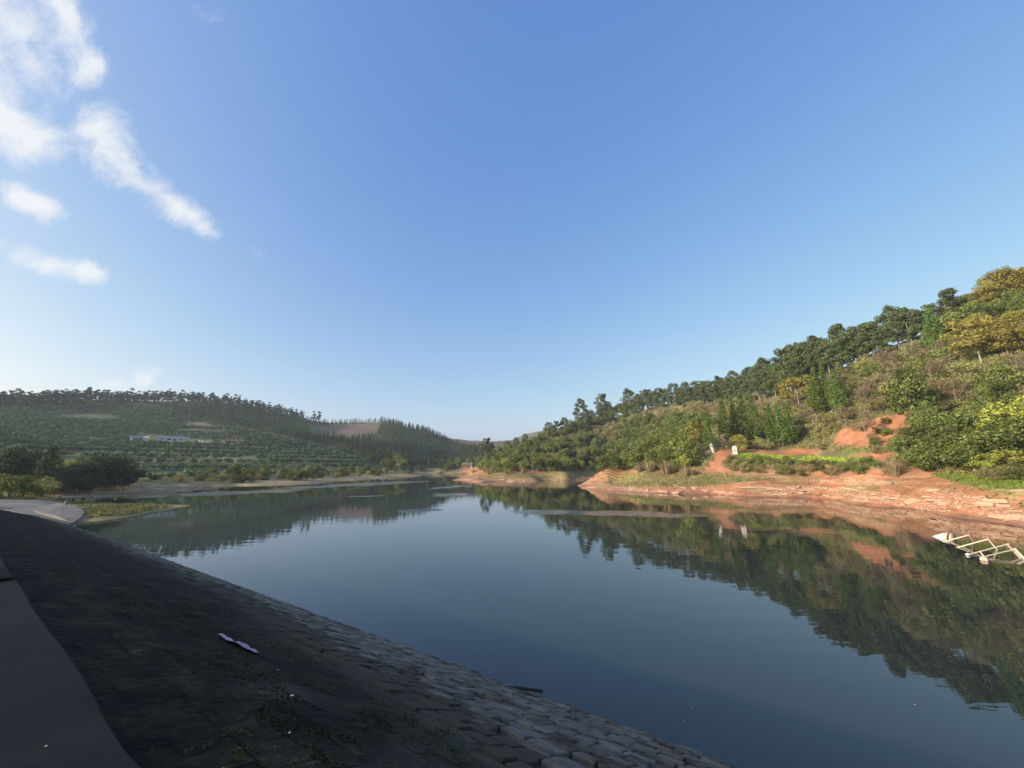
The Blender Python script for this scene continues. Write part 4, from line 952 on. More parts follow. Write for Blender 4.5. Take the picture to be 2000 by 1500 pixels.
# cove trees behind the hut
for i, (x, y) in enumerate(((905, 893), (915, 890), (925, 891), (935, 890), (944, 889), (953, 888), (961, 886), (930, 897), (940, 897), (920, 899), (898, 897), (910, 902), (950, 897))):
    p = at(x, y)
    if not math.isnan(p[0]): plant('eucalyptus_tree', p, rng.uniform(10, 14), 'pale trunked tall tree in the group behind the brick hut', 'trees behind the brick hut', 1.2)
fill([(865, 921), (870, 905), (905, 900), (930, 903), (930, 914), (900, 917)], 16, 3, (('green_bush', 3, 4, 1.4), ('leafy_shrub', 2, 4, 1.3)), 'bush by the shore around the brick hut', 'bushes round the brick hut')
# forests: the 300 that show largest one by one, the rest as one mass
FOREST = [[(640, 870), (700, 862), (735, 852), (745, 826), (800, 832), (850, 850), (895, 872), (905, 884), (900, 905), (860, 918), (800, 912), (720, 905), (655, 880)],
          [(330, 800), (420, 792), (500, 800), (590, 822), (612, 852), (700, 870), (650, 872), (560, 855), (480, 838), (400, 825), (340, 808)]]
CL = [[(598, 832), (640, 822), (735, 818), (738, 846), (720, 852), (640, 858), (604, 852)]]
con = []
for P, n, gp in ((FOREST[0], 900, 2.0), (FOREST[1], 620, 2.1)): 
    con += scatter(P, n, gp, CL)
CONX = [o for o in C.objects if o.name.startswith('conifer_tree')]
con.sort(key=lambda q: math.hypot(q[0], q[1]))
FV, FF, FM, fb = [], [], [], 0
for i, (x, y, z, qx, qy) in enumerate(con):
    s = rng.uniform(.5, .82); a = rng.random() * 6.28
    if i < 300 - len(CONX):
        o = obj('conifer_tree', CONM[i % 5], None, (x, y, z), a, s)
        tag(o, 'dark conifer in the dense wood on the far middle hill' if qx > 640 else 'dark conifer in the wood belt right of the orchard', 'tree', 'conifers of the far woods')
    else:
        V, F, mi = CON[i % 5]; ca_, sa_ = math.cos(a) * s, math.sin(a) * s
        FV.append(np.c_[V[:, 0] * ca_ - V[:, 1] * sa_ + x, V[:, 0] * sa_ + V[:, 1] * ca_ + y, V[:, 2] * s + z]); FF.append(F + fb); FM.append(mi); fb += len(V)
if FV: tag(obj('forest', mesh('forest', np.concatenate(FV), np.concatenate(FF), (LM['pine'], M_dark), mi=np.concatenate(FM))), 'far dark conifer forest on the middle hill', 'forest', None, 'stuff')
# orchard in contour rows
ORCH = [(-60, 793), (180, 788), (340, 789), (400, 828), (480, 842), (560, 860), (650, 878), (715, 905), (705, 922), (600, 932), (480, 938), (350, 942), (262, 940), (255, 908), (150, 908), (60, 918), (-60, 925)]
cx = rng.uniform(-60, 720, 60000); cy = rng.uniform(786, 942, 60000); ok = inpoly(cx, cy, ORCH); cx, cy = cx[ok], cy[ok]
H = hit(cx, cy); ok = ~np.isnan(H[:, 0]); H = H[ok]; cx, cy = cx[ok], cy[ok]
e = 2.0
gxn = (hgt(H[:, 0] + e, H[:, 1]) - hgt(H[:, 0] - e, H[:, 1])) / (2 * e); gyn = (hgt(H[:, 0], H[:, 1] + e) - hgt(H[:, 0], H[:, 1] - e)) / (2 * e)
g2 = gxn ** 2 + gyn ** 2 + 1e-4; stp = np.where(cy > 868, 2.1, 1.4); tz = np.round(H[:, 2] / stp) * stp - H[:, 2]; mv_ = np.abs(tz) / np.sqrt(g2) < 4
X2, Y2 = H[:, 0] + np.where(mv_, tz * gxn / g2, 0), H[:, 1] + np.where(mv_, tz * gyn / g2, 0)
ok = mv_ & (fbm(X2 / 24, Y2 / 24, 3) > -.42); X2, Y2, cx, cy = X2[ok], Y2[ok], cx[ok], cy[ok]
cell = {}; orch = []
for x, y, qx, qy in zip(X2, Y2, cx, cy):
    c = (int(x // 1.9), int(y // 1.9))
    if c in cell: continue
    cell[c] = 1
    if inpoly(qx, qy, [(360, 858), (475, 860), (475, 866), (360, 866)]) or inpoly(qx, qy, [(250, 850), (365, 850), (365, 866), (250, 866)]) or inpoly(qx, qy, [(595, 905), (618, 905), (640, 932), (600, 928)]): continue
    orch.append((x, y, qx, qy))
    if len(orch) >= 6800: break
orch.sort(key=lambda q: math.hypot(q[0], q[1]))
OZ = hgt(np.array([q[0] for q in orch]), np.array([q[1] for q in orch]))
FV, FF, fb = [], [], 0
for i, ((x, y, qx, qy), z) in enumerate(zip(orch, OZ)):
    s = rng.uniform(.8, 1.3) * (1.15 if i > 300 else 1); a = rng.random() * 6.28
    if i < 300:
        tag(obj('orchard_tree', OBM[i % 5], None, (x, y, z - .1), a, s), 'round citrus bush in the lowest terraces of the orchard hill', 'tree', 'orchard bushes on the left hill')
    else:
        V, F = OB[i % 5]; ca_, sa_ = math.cos(a) * s, math.sin(a) * s
        FV.append(np.c_[V[:, 0] * ca_ - V[:, 1] * sa_ + x, V[:, 0] * sa_ + V[:, 1] * ca_ + y, V[:, 2] * s + z]); FF.append(F + fb); fb += len(V)
tag(obj('orchard', mesh('orchard', np.concatenate(FV), np.concatenate(FF), (LM['orchard'],))), 'terraced rows of citrus bushes covering the far left hill', 'orchard', None, 'stuff')
# ground cover: tufts
def tufts(name, pts, mats, pick, h, k, ln, wd, label, cat):
    r = np.random.default_rng(9); n_ = len(pts); c = np.repeat(pts, k, 0); hh = np.repeat(h, k)
    d = r.normal(0, 1, (n_ * k, 3)); d /= np.linalg.norm(d, axis=1, keepdims=True); d[:, 2] = abs(d[:, 2])
    V, F = quads(c + d * (hh * .6)[:, None] * np.array((1.3, 1.3, 1)), d, ln, wd, r, .7)
    tag(obj(name, mesh(name, V, F, mats, mi=np.repeat(pick, k))), label, cat, None, 'stuff')
def cover_pts(P, n, avoid=(), zmin=.5):
    xs = [q[0] for q in P]; ys = [q[1] for q in P]; x = rng.uniform(min(xs), max(xs), n * 2); y = rng.uniform(min(ys), max(ys), n * 2); ok = inpoly(x, y, P)
    for a in avoid: ok &= ~inpoly(x, y, a)
    H = hit(x[ok], y[ok]); return H[(~np.isnan(H[:, 0])) & (H[:, 2] > zmin)][:n]
p1 = cover_pts([(935, 912), (960, 890), (1140, 838), (1260, 800), (1440, 782), (1600, 752), (1700, 703), (1850, 655), (2000, 560), (2000, 930), (1860, 925), (1770, 905), (1700, 890), (1540, 876), (1400, 880), (1390, 920), (1240, 918)], 9000, SOIL)
tufts('undergrowth', p1, (LM['brown'], LM['broad'], LM['light']), rng.choice(3, len(p1), p=(.52, .28, .20)), rng.uniform(.4, 1.5, len(p1)), 20, .34, .13, 'dry undergrowth covering the right hillside', 'undergrowth')
p2 = cover_pts([(1185, 934), (1250, 923), (1420, 925), (1500, 936), (1400, 948), (1300, 952), (1200, 950)], 2600, (), .3)
p3 = cover_pts([(930, 930), (1100, 921), (1250, 921), (1190, 934), (1050, 937)], 1200, (), .5)
p4 = cover_pts([(1400, 930), (1560, 928), (1760, 928), (1860, 940), (2000, 965), (2000, 1010), (1700, 975), (1500, 962)], 420, (), .4)
p5 = cover_pts([(170, 1012), (165, 990), (100, 980), (200, 977), (370, 988), (260, 1006)], 1300, (), .15)
pa_ = np.concatenate([p2, p3, p4, p5])
tufts('grass', pa_, (LM['dgrass'], LM['weed']), rng.choice(2, len(pa_), p=(.75, .25)), rng.uniform(.06, .2, len(pa_)), 9, .22, .07, 'short dry grass on the banks and the spit', 'grass')
p6 = cover_pts([(1815, 926), (1880, 926), (2000, 938), (2000, 955), (1950, 955), (1860, 940)], 900, (), .4)
tufts('green_grass', p6, (LM['lawn'], LM['light']), rng.choice(2, len(p6), p=(.8, .2)), rng.uniform(.06, .25, len(p6)), 10, .25, .08, 'fresh green grass strip between the bank and the thicket', 'grass')
p7 = cover_pts([(1445, 886), (1560, 893), (1700, 896.5), (1708, 902), (1560, 901), (1450, 894)], 1500, (), .4)
tufts('vegetable_crop', p7, (LM['crop'], LM['light']), rng.choice(2, len(p7), p=(.85, .15)), rng.uniform(.15, .4, len(p7)), 10, .3, .18, 'bright green vegetable crop on the terrace above the red bank', 'vegetable crop')

# ------------------------------------------------------------------ things
M_white = plain('white_paint', (.74, .73, .69), .5, .08, 8)
M_bone = plain('bleached_wood', (.62, .53, .36), .7, .18, 5)
M_pinkwood = plain('faded_plank', (.55, .36, .28), .8, .2, 4)
M_grey = plain('grey_stone', (.24, .24, .235), .85, .2, 4)
M_lime = plain('whitewashed_stone', (.46, .445, .39), .85, .2, 3)
M_blue = plain('blue_sheet_roof', (.20, .22, .255), .5, .15, .8)
M_shade = plain('dark_opening', (.015, .015, .015), .9, .1, 1)
M_brick = plain('red_brick', (.33, .18, .14), .85, .25, 2)
M_tile = plain('grey_roof', (.25, .24, .23), .85, .2, 1)
M_pink = plain('pink_cloth', (.50, .34, .44), .85, .25, 3)
M_black = plain('black_pipe', (.012, .012, .013), .6, .2, 4)
M_steel = plain('pylon_steel', (.30, .31, .33), .5, .1, 2)
M_tan = plain('tan_concrete', (.42, .33, .22), .85, .25, 3)
M_sand = plain('pale_sandstone', (.40, .26, .165), .9, .4, 1.6, .8)

def frame_at(p):
    """a local frame on the ground at p: right, towards the viewer, up; and metres per photo pixel there"""
    f = Vector((-p[0], -p[1], 0)).normalized(); r = Vector((-f.y, f.x, 0)); 
    if Vector((p[0], p[1], 0)).cross(r).z > 0: r = -r
    dep = p[1] * cp_ + (p[2] - CAM_H) * sp_
    return r, f, dep / FPX
def yaw_to_view(p, extra=0): return math.atan2(-p[1], -p[0]) + math.pi / 2 + extra     # local -Y looks at the viewer

# tombstone and the leaning white stone
p = at(1437, 887); _, _, k = frame_at(p)
t = empty('tombstone', (p[0], p[1], p[2] - .05), yaw_to_view(p, -.35)); tag(t, 'white tombstone with grey panel and curved cap by the vegetable bed', 'tombstone')
H = 15.5 * k
b = MB(); b.box((0, 0, H * .40), (H * .52, H * .34, H * .80), bev=.03); bm_ = b.mesh('body', M_lime); obj('body', bm_, t)
obj('base', MB().box((0, 0, .08), (H * .72, H * .5, .22), bev=.03).mesh('base', M_lime), t)
obj('panel', MB().box((0, -H * .17 - .012, H * .45), (H * .26, .03, H * .44), bev=.005).mesh('panel', M_grey), t)
obj('ledge', MB().box((0, 0, H * .825), (H * .62, H * .44, H * .05), bev=.01).mesh('ledge', M_grey), t)
cV = [(math.cos(a) * H * .27, yy, H * .85 + math.sin(a) * H * .17) for yy in (-H * .18, H * .18) for a in np.linspace(0, math.pi, 9)]
obj('cap', mesh('cap', cV, [(i, i + 1, 10 + i, 9 + i) for i in range(8)] + [tuple(range(9))[::-1], tuple(range(9, 18)), (0, 9, 17, 8)], (M_lime,)), t)
p = at(1394, 885); _, _, k = frame_at(p); H = 20 * k
t = empty('grave_marker', (p[0], p[1], p[2] - .1), yaw_to_view(p, .5)); tag(t, 'leaning white stone marker with a grey rounded head on the point', 'marker')
m = MB(); m.tube([(0, 0, 0), (-.05 * H, 0, H * .3), (-.12 * H, 0, H * .62)], [H * .09, H * .13, H * .16], 8); obj('shaft', m.mesh('shaft', M_lime), t)
m = MB(); m.tube([(-.12 * H, 0, H * .62), (-.15 * H, 0, H * .74), (-.16 * H, 0, H * .9), (-.155 * H, 0, H)], [H * .165, H * .2, H * .15, H * .03], 8); obj('head', m.mesh('head', M_grey), t)

# half sunk frame of pale bars in the water at right
def W3(x, y, z): return Vector(PZ(x, y, z))
org = W3(1925, 1078, 0)
t = empty('sunken_raft', org); tag(t, 'half sunk frame of zigzag pale bars standing in the water at right', 'raft')
def bars(name, pts, r, m):
    o = MB().tube([W3(*q) - org for q in pts], r * .62, 6); return obj(name, o.mesh(name, m), t)
bars('bar', [(1846, 1057.5, -.05), (1891.5, 1045, .58)], .065, M_bone); bars('bar', [(1891.5, 1045, .59), (1903, 1061, -.1)], .065, M_bone)
bars('bar', [(1866, 1070.5, -.05), (1930, 1053, .7)], .07, M_bone); bars('bar', [(1930, 1053, .71), (1947, 1073, .02)], .075, M_bone); bars('bar', [(1892, 1064, .32), (1897, 1071, -.05)], .045, M_bone)
bars('bar', [(1889, 1084, -.02), (1970, 1062.5, .58)], .07, M_bone); bars('bar', [(1970, 1062.5, .59), (1990, 1073, .15)], .05, M_bone); bars('bar', [(1920, 1088, .08), (1982, 1073, .43)], .065, M_bone)
bars('bar', [(1913.5, 1077, .27), (1923, 1088, .02)], .06, M_bone); bars('bar', [(1982, 1072, .45), (2008, 1099, -.1)], .12, M_bone)
bars('plank', [(1967, 1063, .56), (1993, 1090, .02)], .1, M_pinkwood)
fl = obj('float', MB().box(W3(1923, 1092, .08) - org, (.42, .34, .3), .5, (.2, .1), .1).mesh('float', M_pinkwood), t)
obj('float', MB().box(W3(1890.5, 1083, .06) - org, (.2, .17, .16), .2, (0, 0), .06).mesh('float', M_white), t)
# white bow of a sunk boat beside the frame
a_, b_ = W3(1819, 1045, .1), W3(1862, 1050, .1); ax = (b_ - a_); L_ = ax.length; ax.normalize(); sd = Vector((0, 0, 1)).cross(ax).normalized()
t = empty('sunken_boat', a_); tag(t, 'white pointed bow of a swamped boat beside the sunken frame', 'boat')
def hull(f0, f1, m, name, grow=1.0):
    V = []; K = 9
    for f in np.linspace(f0, f1, 5):
        wd = (.02 + .62 * min(1, f * 1.5) ** .9) * grow; ht = (.04 + .48 * min(1, f * 1.4)) * grow
        for k in range(K):
            q = math.pi * k / (K - 1); P = ax * (L_ * f) + sd * (math.cos(q) * wd) + Vector((0, 0, math.sin(q) * ht - .15)); V.append(P)
    F = [(i * K + k, i * K + k + 1, (i + 1) * K + k + 1, (i + 1) * K + k) for i in range(4) for k in range(K - 1)] + [tuple(range(K))[::-1], tuple(4 * K + k for k in range(K))]
    return obj(name, mesh(name, V, F, (m,), True), t)
hull(0, .62, M_white, 'bow'); hull(.66, .80, M_bone, 'rib', .92); hull(.84, .90, M_shade, 'rib', .86); hull(.92, 1.0, M_pinkwood, 'rib', .95)

# farm buildings far off on the orchard hill, the hut, poles, pylons
def building(px, py, wpx, hpx, dpx, wall, roof, name, label, op=(), pitch=.3, yaw=0):
    p = at(px, py); _, _, k = frame_at(p); Wd, Ht, Dp = wpx * k, hpx * k, dpx * k
    t = empty(name, (p[0], p[1], p[2] + .5), yaw_to_view(p, yaw)); tag(t, label, 'building')
    obj('wall', MB().box((0, 0, Ht / 2 - .4), (Wd, Dp, Ht + 2.0)).mesh('wall', wall), t)
    rh_ = Dp * pitch; z0 = Ht + .62; e_ = .5; th = .18
    V = [(-Wd / 2 - e_, -Dp / 2 - e_, z0 - .1), (Wd / 2 + e_, -Dp / 2 - e_, z0 - .1), (Wd / 2 + e_, 0, z0 + rh_), (-Wd / 2 - e_, 0, z0 + rh_), (-Wd / 2 - e_, Dp / 2 + e_, z0 - .1), (Wd / 2 + e_, Dp / 2 + e_, z0 - .1)]
    V += [(x, y, z + th) for x, y, z in V]
    F = [(0, 1, 2, 3)[::-1], (3, 2, 5, 4)[::-1], (6, 7, 8, 9), (9, 8, 11, 10), (0, 1, 7, 6), (4, 10, 11, 5), (0, 6, 9, 3), (3, 9, 10, 4), (1, 2, 8, 7), (2, 5, 11, 8)]
    obj('roof', mesh('roof', V, F, (roof,)), t)
    for (c, w_, h0, h1) in op:
        obj('opening', MB().box((c * Wd, -Dp / 2 - .03, .6 + Ht * (h0 + h1) / 2), (w_ * Wd, .08, Ht * (h1 - h0))).mesh('opening', M_shade), t)
    return t
building(337, 864.5, 44, 3.0, 9, M_white, M_blue, 'farmhouse', 'long low building with blue roof and white wall on the orchard hill', ((-.14, .1, .1, .85), (.05, .06, .1, .85), (.27, .05, .05, .9), (-.35, .05, .3, .8)), .35)
building(265, 862.5, 15, 2.2, 12, M_tile, M_tile, 'shed', 'grey roofed shed left of the blue roofed building', ((.2, .15, 0, .8),), .35, .25)
building(282, 861, 9, 1.6, 5, M_white, M_white, 'shed', 'small white shed next to the grey roofed one', ((0, .3, 0, .8),), .25, -.2)
building(914, 915.5, 9, 6.5, 8, M_brick, M_tile, 'brick_hut', 'small red brick hut on the bank at the narrows', ((0, .55, 0, .3),), .1)
building(906, 915.5, 5, 6, 6, M_brick, M_tile, 'brick_hut', 'narrow brick lean-to on the left of the small hut', ((0, .5, 0, .5),), .1)
building(920.5, 915.5, 3, 5.5, 5, M_lime, M_tile, 'outhouse', 'pale little outhouse right of the brick hut', ((-.1, .4, .1, .6),), .1)
for (x, b, tp, lab) in ((387.5, 867, 861.5, 'left one of two short white posts by the track on the orchard hill'), (394, 867, 861.5, 'right one of two short white posts by the track on the orchard hill')):
    p = at(x, b); _, _, k = frame_at(p); tag(obj('white_post', MB().box((0, 0, .7), (.6, .6, 1.7), bev=.06).mesh('white_post', M_white), None, p), lab, 'post')
def pole(x, b, tp, lab, r=.09):
    p = at(x, b); h = height_px(p, tp); t = empty('utility_pole', p, yaw_to_view(p)); tag(t, lab, 'pole')
    obj('post', MB().tube([(0, 0, -.5), (0, 0, h)], [r, r * .7], 6).mesh('post', M_grey), t); obj('crossarm', MB().box((0, -.16, h - .5), (1.3, .08, .1)).mesh('crossarm', M_grey), t)
pole(434, 881, 868, 'thin white utility pole right of the blue roofed building', .11); pole(461, 862, 851, 'thin utility pole among the orchard rows right of the track')
def pylon(px, tp, D, hpx, lab):
    x, y, z = G(px, tp, D); k = (y * cp_ + (z - CAM_H) * sp_) / FPX; h = hpx * k; base = hgt(x, y); zb = max(float(base), z - h * 1.8) - 1; h = z - zb
    t = empty('pylon', (x, y, zb)); tag(t, lab, 'pylon'); m = MB(); w0 = h * .11
    for (sx, sy) in ((-1, -1), (1, -1), (1, 1), (-1, 1)): m.tube([(sx * w0, sy * w0, 0), (sx * w0 * .3, sy * w0 * .3, h * .65), (0, 0, h)], [h * .009, h * .007, h * .004], 4)
    for q in range(6):
        z0, z1 = h * q / 7, h * (q + 1) / 7; g0, g1 = w0 * (1 - q / 8), w0 * (1 - (q + 1) / 8)
        m.tube([(-g0, -g0, z0), (g1, -g1, z1)], h * .004, 3); m.tube([(g0, -g0, z0), (-g1, -g1, z1)], h * .004, 3)
    obj('tower', m.mesh('tower', M_steel), t)
    for q in (.72, .84, .93): obj('crossarm', MB().box((0, 0, h * q), (h * .2 * (1.3 - q * .4), h * .012, h * .012)).mesh('crossarm', M_steel), t)
pylon(1018, 843, 880, 11, 'distant lattice pylon on the blue far hill'); pylon(1202.5, 764, 420, 9, 'far lattice pylon whose top shows behind the ridge row')

# concrete bits by the grassy flat
def post_at(px, b, tp, wpx, lab, lean=0):
    p = at(px, b); _, _, k = frame_at(p); h = height_px(p, tp)
    t = tag(obj('concrete_post', MB().box((0, 0, h / 2 - .05), (wpx * k, wpx * k, h + .1), 0, (lean, 0), .02).mesh('concrete_post', M_apron), None, p, yaw_to_view(p, -.75)), lab, 'post')
post_at(127, 988.5, 979, 4.5, 'short leaning concrete post at the edge of the pale apron', .18); post_at(115, 977, 969.5, 4, 'darker concrete post behind, next to the low slab', .15)
p = at(141, 977.5); _, _, k = frame_at(p)
t = empty('culvert', p, yaw_to_view(p, -.15)); tag(t, 'low concrete culvert slab by the inlet behind the posts', 'culvert')
obj('slab', MB().box((0, 0, 4.2 * k), (32 * k, 10 * k, 2 * k), bev=.03).mesh('slab', M_apron), t)
for c in (-.42, .05, .45): obj('pier', MB().box((c * 32 * k, 0, 1.4 * k), (3 * k, 8 * k, 3.6 * k)).mesh('pier', M_conc), t)
# pale kerb block on the walk at the left frame edge
u_, w_ = 9.75, .80; x, y = dam_xy(u_, w_)
tag(obj('kerb_block', MB().box((0, 0, .16), (1.05, .34, .34), 0, (0, 0), .03).mesh('kerb_block', M_tan), None, (x, y, Z_BERM - .06), math.atan2(E[1], E[0])), 'pale tan kerb block at the end of the concrete walk', 'block')

# things lying on the dam slope
def damhit(px, py, lift=0.0):
    u, f, z = ray(px, py); wr = NW[0] * u + NW[1] * f
    tt_ = (W_WATER * SLOPE - CAM_H) / (z + SLOPE * wr); P = np.array((u, f, z)) * tt_; ww = NW[0] * P[0] + NW[1] * P[1]; uu = E[0] * P[0] + E[1] * P[1]
    return Vector((P[0], P[1], CAM_H + P[2] + float(cover(uu, ww)) + lift))
a_, b_ = damhit(428, 1250, .02), damhit(502, 1286, .02); K = 22; V = []; ax = b_ - a_; sdv = Vector((E[0], E[1], 0)).cross(ax).normalized().cross(ax).normalized()
for k in range(K):
    f = k / (K - 1); c = a_ + ax * f; wd = .085 * (.55 + .6 * math.sin(math.pi * min(1, f * 1.15)) + .5 * float(fbm(f * 9, 2.2, 2))); uu, ww = E[0] * c.x + E[1] * c.y, NW[0] * c.x + NW[1] * c.y
    c.z = zdam(ww) + float(cover(uu, ww)) + .03 + .006 * math.sin(f * 14)
    for (sg, h_) in ((-1, 0), (-.4, .012 + .008 * math.sin(f * 31)), (.35, .008 + .008 * math.sin(f * 23)), (1, 0)): V.append(c + sdv * (sg * wd * (1 + .5 * float(fbm(f * 14 + sg * 3, 7, 2)))) + nr3 * h_)
F = [(4 * i + j, 4 * i + j + 1, 4 * i + 5 + j, 4 * i + 4 + j) for i in range(K - 1) for j in range(3)]
tag(obj('cloth_strip', mesh('cloth_strip', V, F, (M_pink,), True)), 'torn strip of pinkish cloth lying on the mossy dam slope', 'cloth')
a_ = damhit(978, 1339, .03); b_ = Vector(PZ(1060, 1350.5, a_.z - .02))
t = empty('pipe', a_); tag(t, 'black pipe poking out of the dam slope over the water', 'pipe')
obj('tube', MB().tube([(0, 0, 0), (b_ - a_) * .5 + Vector((0, 0, .012)), b_ - a_], [.03, .036, .04], 8).mesh('tube', M_black), t)
obj('collar', MB().tube([(b_ - a_) * .965, (b_ - a_) * 1.0], .055, 8).mesh('collar', M_black), t)
def scrap(P, size, lab, m=M_white):
    size *= .75
    r = np.random.default_rng(int(P.x * 100) & 1023); V = [(math.cos(a) * size * (.6 + .6 * r.random()), math.sin(a) * size * (.5 + .5 * r.random()), size * .12 * r.random()) for a in np.linspace(0, 5.3, 6)] + [(0, 0, size * .45)]
    tag(obj('litter', mesh('litter', V, [(i, (i + 1) % 6, 6) for i in range(6)] + [(5, 4, 3, 2, 1, 0)], (m,)), None, P), lab, 'litter')
scrap(damhit(568, 1379, .03), .025, 'white scrap of litter below the pink cloth'); scrap(damhit(563, 1455, .03), .016, 'tiny white scrap low in the middle of the slope')
scrap(damhit(541, 1326, .03), .014, 'small pale scrap just under the right end of the pink cloth'); scrap(damhit(438, 1486, .03), .014, 'white speck near the bottom edge below the pink cloth')
x, y, z = PZ(90, 1457, Z_BERM + .02); scrap(Vector((x, y, z)), .012, 'white speck on the dark concrete walk')
p = at(1855, 1002.5); scrap(Vector((p[0], p[1], p[2] + .05)), .28, 'white bag washed up at the waterline of the red bank')
for (x, y, lab) in ((1335, 1408.5, 'lower of two pale specks floating in the shadow by the dam'), (1353, 1381, 'upper of two pale specks floating in the shadow by the dam'), (1787, 1376, 'pale speck floating alone out on the blue water'), (957, 1313, 'pale speck floating at the edge of the stones')):
    scrap(Vector(PZ(x, y, .004)), .028, lab, M_bone)
# branches
def branch(P, pts, lab, r=.05):
    t = tag(obj('dead_branch', MB().mesh('dead_branch', M_dark) if False else None or mesh('dead_branch', *_br(pts, r), (M_dark,)), None, P), lab, 'branch')
def _br(pts, r):
    m = MB()
    for i, q in enumerate(pts): m.tube(q, [r * (1 if i == 0 else .6), r * .3], 5)
    return m.V, m.F
p = at(1597, 971); branch(Vector((p[0], p[1], -.1)), [[(0, 0, 0), (.5, .2, .7)], [(.3, .1, .4), (1.3, .3, 1.9)], [(.1, 0, .3), (-.3, .1, .9)]], 'dark dead branch sticking up at the waterline of the red bank', .1)
P = damhit(397, 1117); branch(P, [[(0, 0, 0), (.1, .05, .35)], [(.05, 0, .1), (-.2, .1, .4)], [(.05, 0, .12), (.3, 0, .42)], [(.03, 0, .05), (.45, .1, .3)]], 'small twiggy weed at the stone edge where the hill mirror ends', .015)

# sandstone slabs breaking the red bank: pieces of the terrain
rr2 = np.random.default_rng(77)
def slabm(r):
    n_ = 7; a = np.sort(r.random(n_) * 6.28); q = .5 * (.7 + .5 * r.random(n_)); V = []
    for (z, s) in ((-.5, 1.05), (.25, 1.0), (.5, .86)):
        for k in range(n_): V.append((math.cos(a[k]) * q[k] * s + r.normal(0, .02), math.sin(a[k]) * q[k] * s + r.normal(0, .02), z + r.normal(0, .05)))
    F = [(l * n_ + k, l * n_ + (k + 1) % n_, (l + 1) * n_ + (k + 1) % n_, (l + 1) * n_ + k) for l in range(2) for k in range(n_)] + [tuple(2 * n_ + k for k in range(n_))]
    return mesh('rock', V, F, (M_sand,))
SL = [slabm(rr2) for _ in range(10)]
zones = [([(1190, 958), (1200, 945), (1260, 957), (1330, 962), (1260, 962)], 16, (.8, 2.2)), ([(1300, 946), (1380, 958), (1440, 962), (1420, 967), (1340, 956)], 14, (.6, 1.8)), ([(960, 933), (1010, 938), (1060, 941), (1000, 943)], 16, (.9, 2.6)),
         ([(1450, 958), (1560, 950), (1600, 965), (1500, 969)], 26, (.4, 1.5)), ([(1600, 955), (1700, 960), (1850, 985), (1850, 1003), (1700, 982), (1610, 970)], 40, (.4, 1.7)),
         ([(1800, 955), (1880, 965), (2000, 1000), (2000, 1020), (1880, 1000), (1810, 975)], 40, (.5, 2.2)), ([(1560, 935), (1700, 940), (1760, 950), (1600, 945)], 16, (.3, 1.0)), ([(1395, 925), (1400, 900), (1425, 900), (1415, 925)], 16, (.2, .5))]
for P, n_, (s0, s1) in zones:
    xs = [q[0] for q in P]; ys = [q[1] for q in P]; cx = rr2.uniform(min(xs), max(xs), n_ * 8); cy = rr2.uniform(min(ys), max(ys), n_ * 8); ok = inpoly(cx, cy, P); Hh = hit(cx[ok][:int(n_ * .75)], cy[ok][:int(n_ * .75)])
    for (x, y, z) in Hh:
        if np.isnan(x): continue
        s = s0 + (s1 - s0) * rr2.random() ** 2
        o = obj('rock', SL[rr2.integers(10)], terrain, (x, y, z - .03 * s), 0, (s * 1.7, s * .8, s * .22)); o.rotation_euler = (rr2.normal(0, .12), .06 + rr2.normal(0, .12), math.atan2(y, x) + math.pi / 2 + rr2.normal(0, .35))

# loose pebbles and debris on the red bank
pp_ = np.concatenate([cover_pts(P, n_ * 70, (), .02) for P, n_, _s in zones[:7]]); q_ = rr2.random(len(pp_)); sz = .05 + .16 * q_ ** 4
oc = np.array([(1, 0, 0), (0, 1, 0), (-1, 0, 0), (0, -1, 0), (0, 0, .7), (0, 0, -.7)]); fo = np.array([(0, 1, 4), (1, 2, 4), (2, 3, 4), (3, 0, 4), (1, 0, 5), (2, 1, 5), (3, 2, 5), (0, 3, 5)])
V = (oc[None] * (sz[:, None, None] * (.6 + .8 * rr2.random((len(pp_), 6, 1))))) + pp_[:, None, :]; F = (np.arange(len(pp_)) * 6)[:, None, None] + fo[None]
tag(obj('pebbles', mesh('pebbles', V.reshape(-1, 3), F.reshape(-1, 3), (M_sand, M_brick), mi=np.repeat((rr2.random(len(pp_)) < .4).astype(int), 8))), 'loose stones and pebbles strewn over the red bank', 'pebbles', None, 'stuff')
# weeds, moss and litterfall on the dam slope
def dam_pts(P, n_):
    xs = [q[0] for q in P]; ys = [q[1] for q in P]; x = rng.uniform(min(xs), max(xs), n_ * 3); y = rng.uniform(min(ys), max(ys), n_ * 3); ok = inpoly(x, y, P)
    return np.array([tuple(damhit(a, b)) for a, b in zip(x[ok][:n_], y[ok][:n_])])
LM['moss'] = leafmat('dark_moss', (.012, .010, .006), (.09, .078, .045), .1)
ALL = [(-60, 1005), (0, 1004), (150, 1035), (420, 1130), (760, 1265), (1010, 1400), (1180, 1500), (1230, 1560), (290, 1560), (242, 1480), (150, 1315), (68, 1185), (15, 1115), (-60, 1060)]
def grow(name, pts, mat_, h, k, ln, wd, label, cat):
    r = np.random.default_rng(13); c = np.repeat(pts, k, 0); hh = np.repeat(h, k); d = r.normal(0, 1, (len(c), 3)); d /= np.linalg.norm(d, axis=1, keepdims=True); d[:, 2] = abs(d[:, 2])
    V, F = quads(c + d * hh[:, None], d, ln, wd, r, .8); tag(obj(name, mesh(name, V, F, (mat_,))), label, cat, None, 'stuff')
pm = dam_pts(ALL, 15000)
uw = np.c_[pm[:, 0] * E[0] + pm[:, 1] * E[1], pm[:, 0] * NW[0] + pm[:, 1] * NW[1]]
pm = pm[(cover(uw[:, 0], uw[:, 1]) > .045) & (fbm(uw[:, 0] / .5, uw[:, 1] / .35, 3) > -.1)]
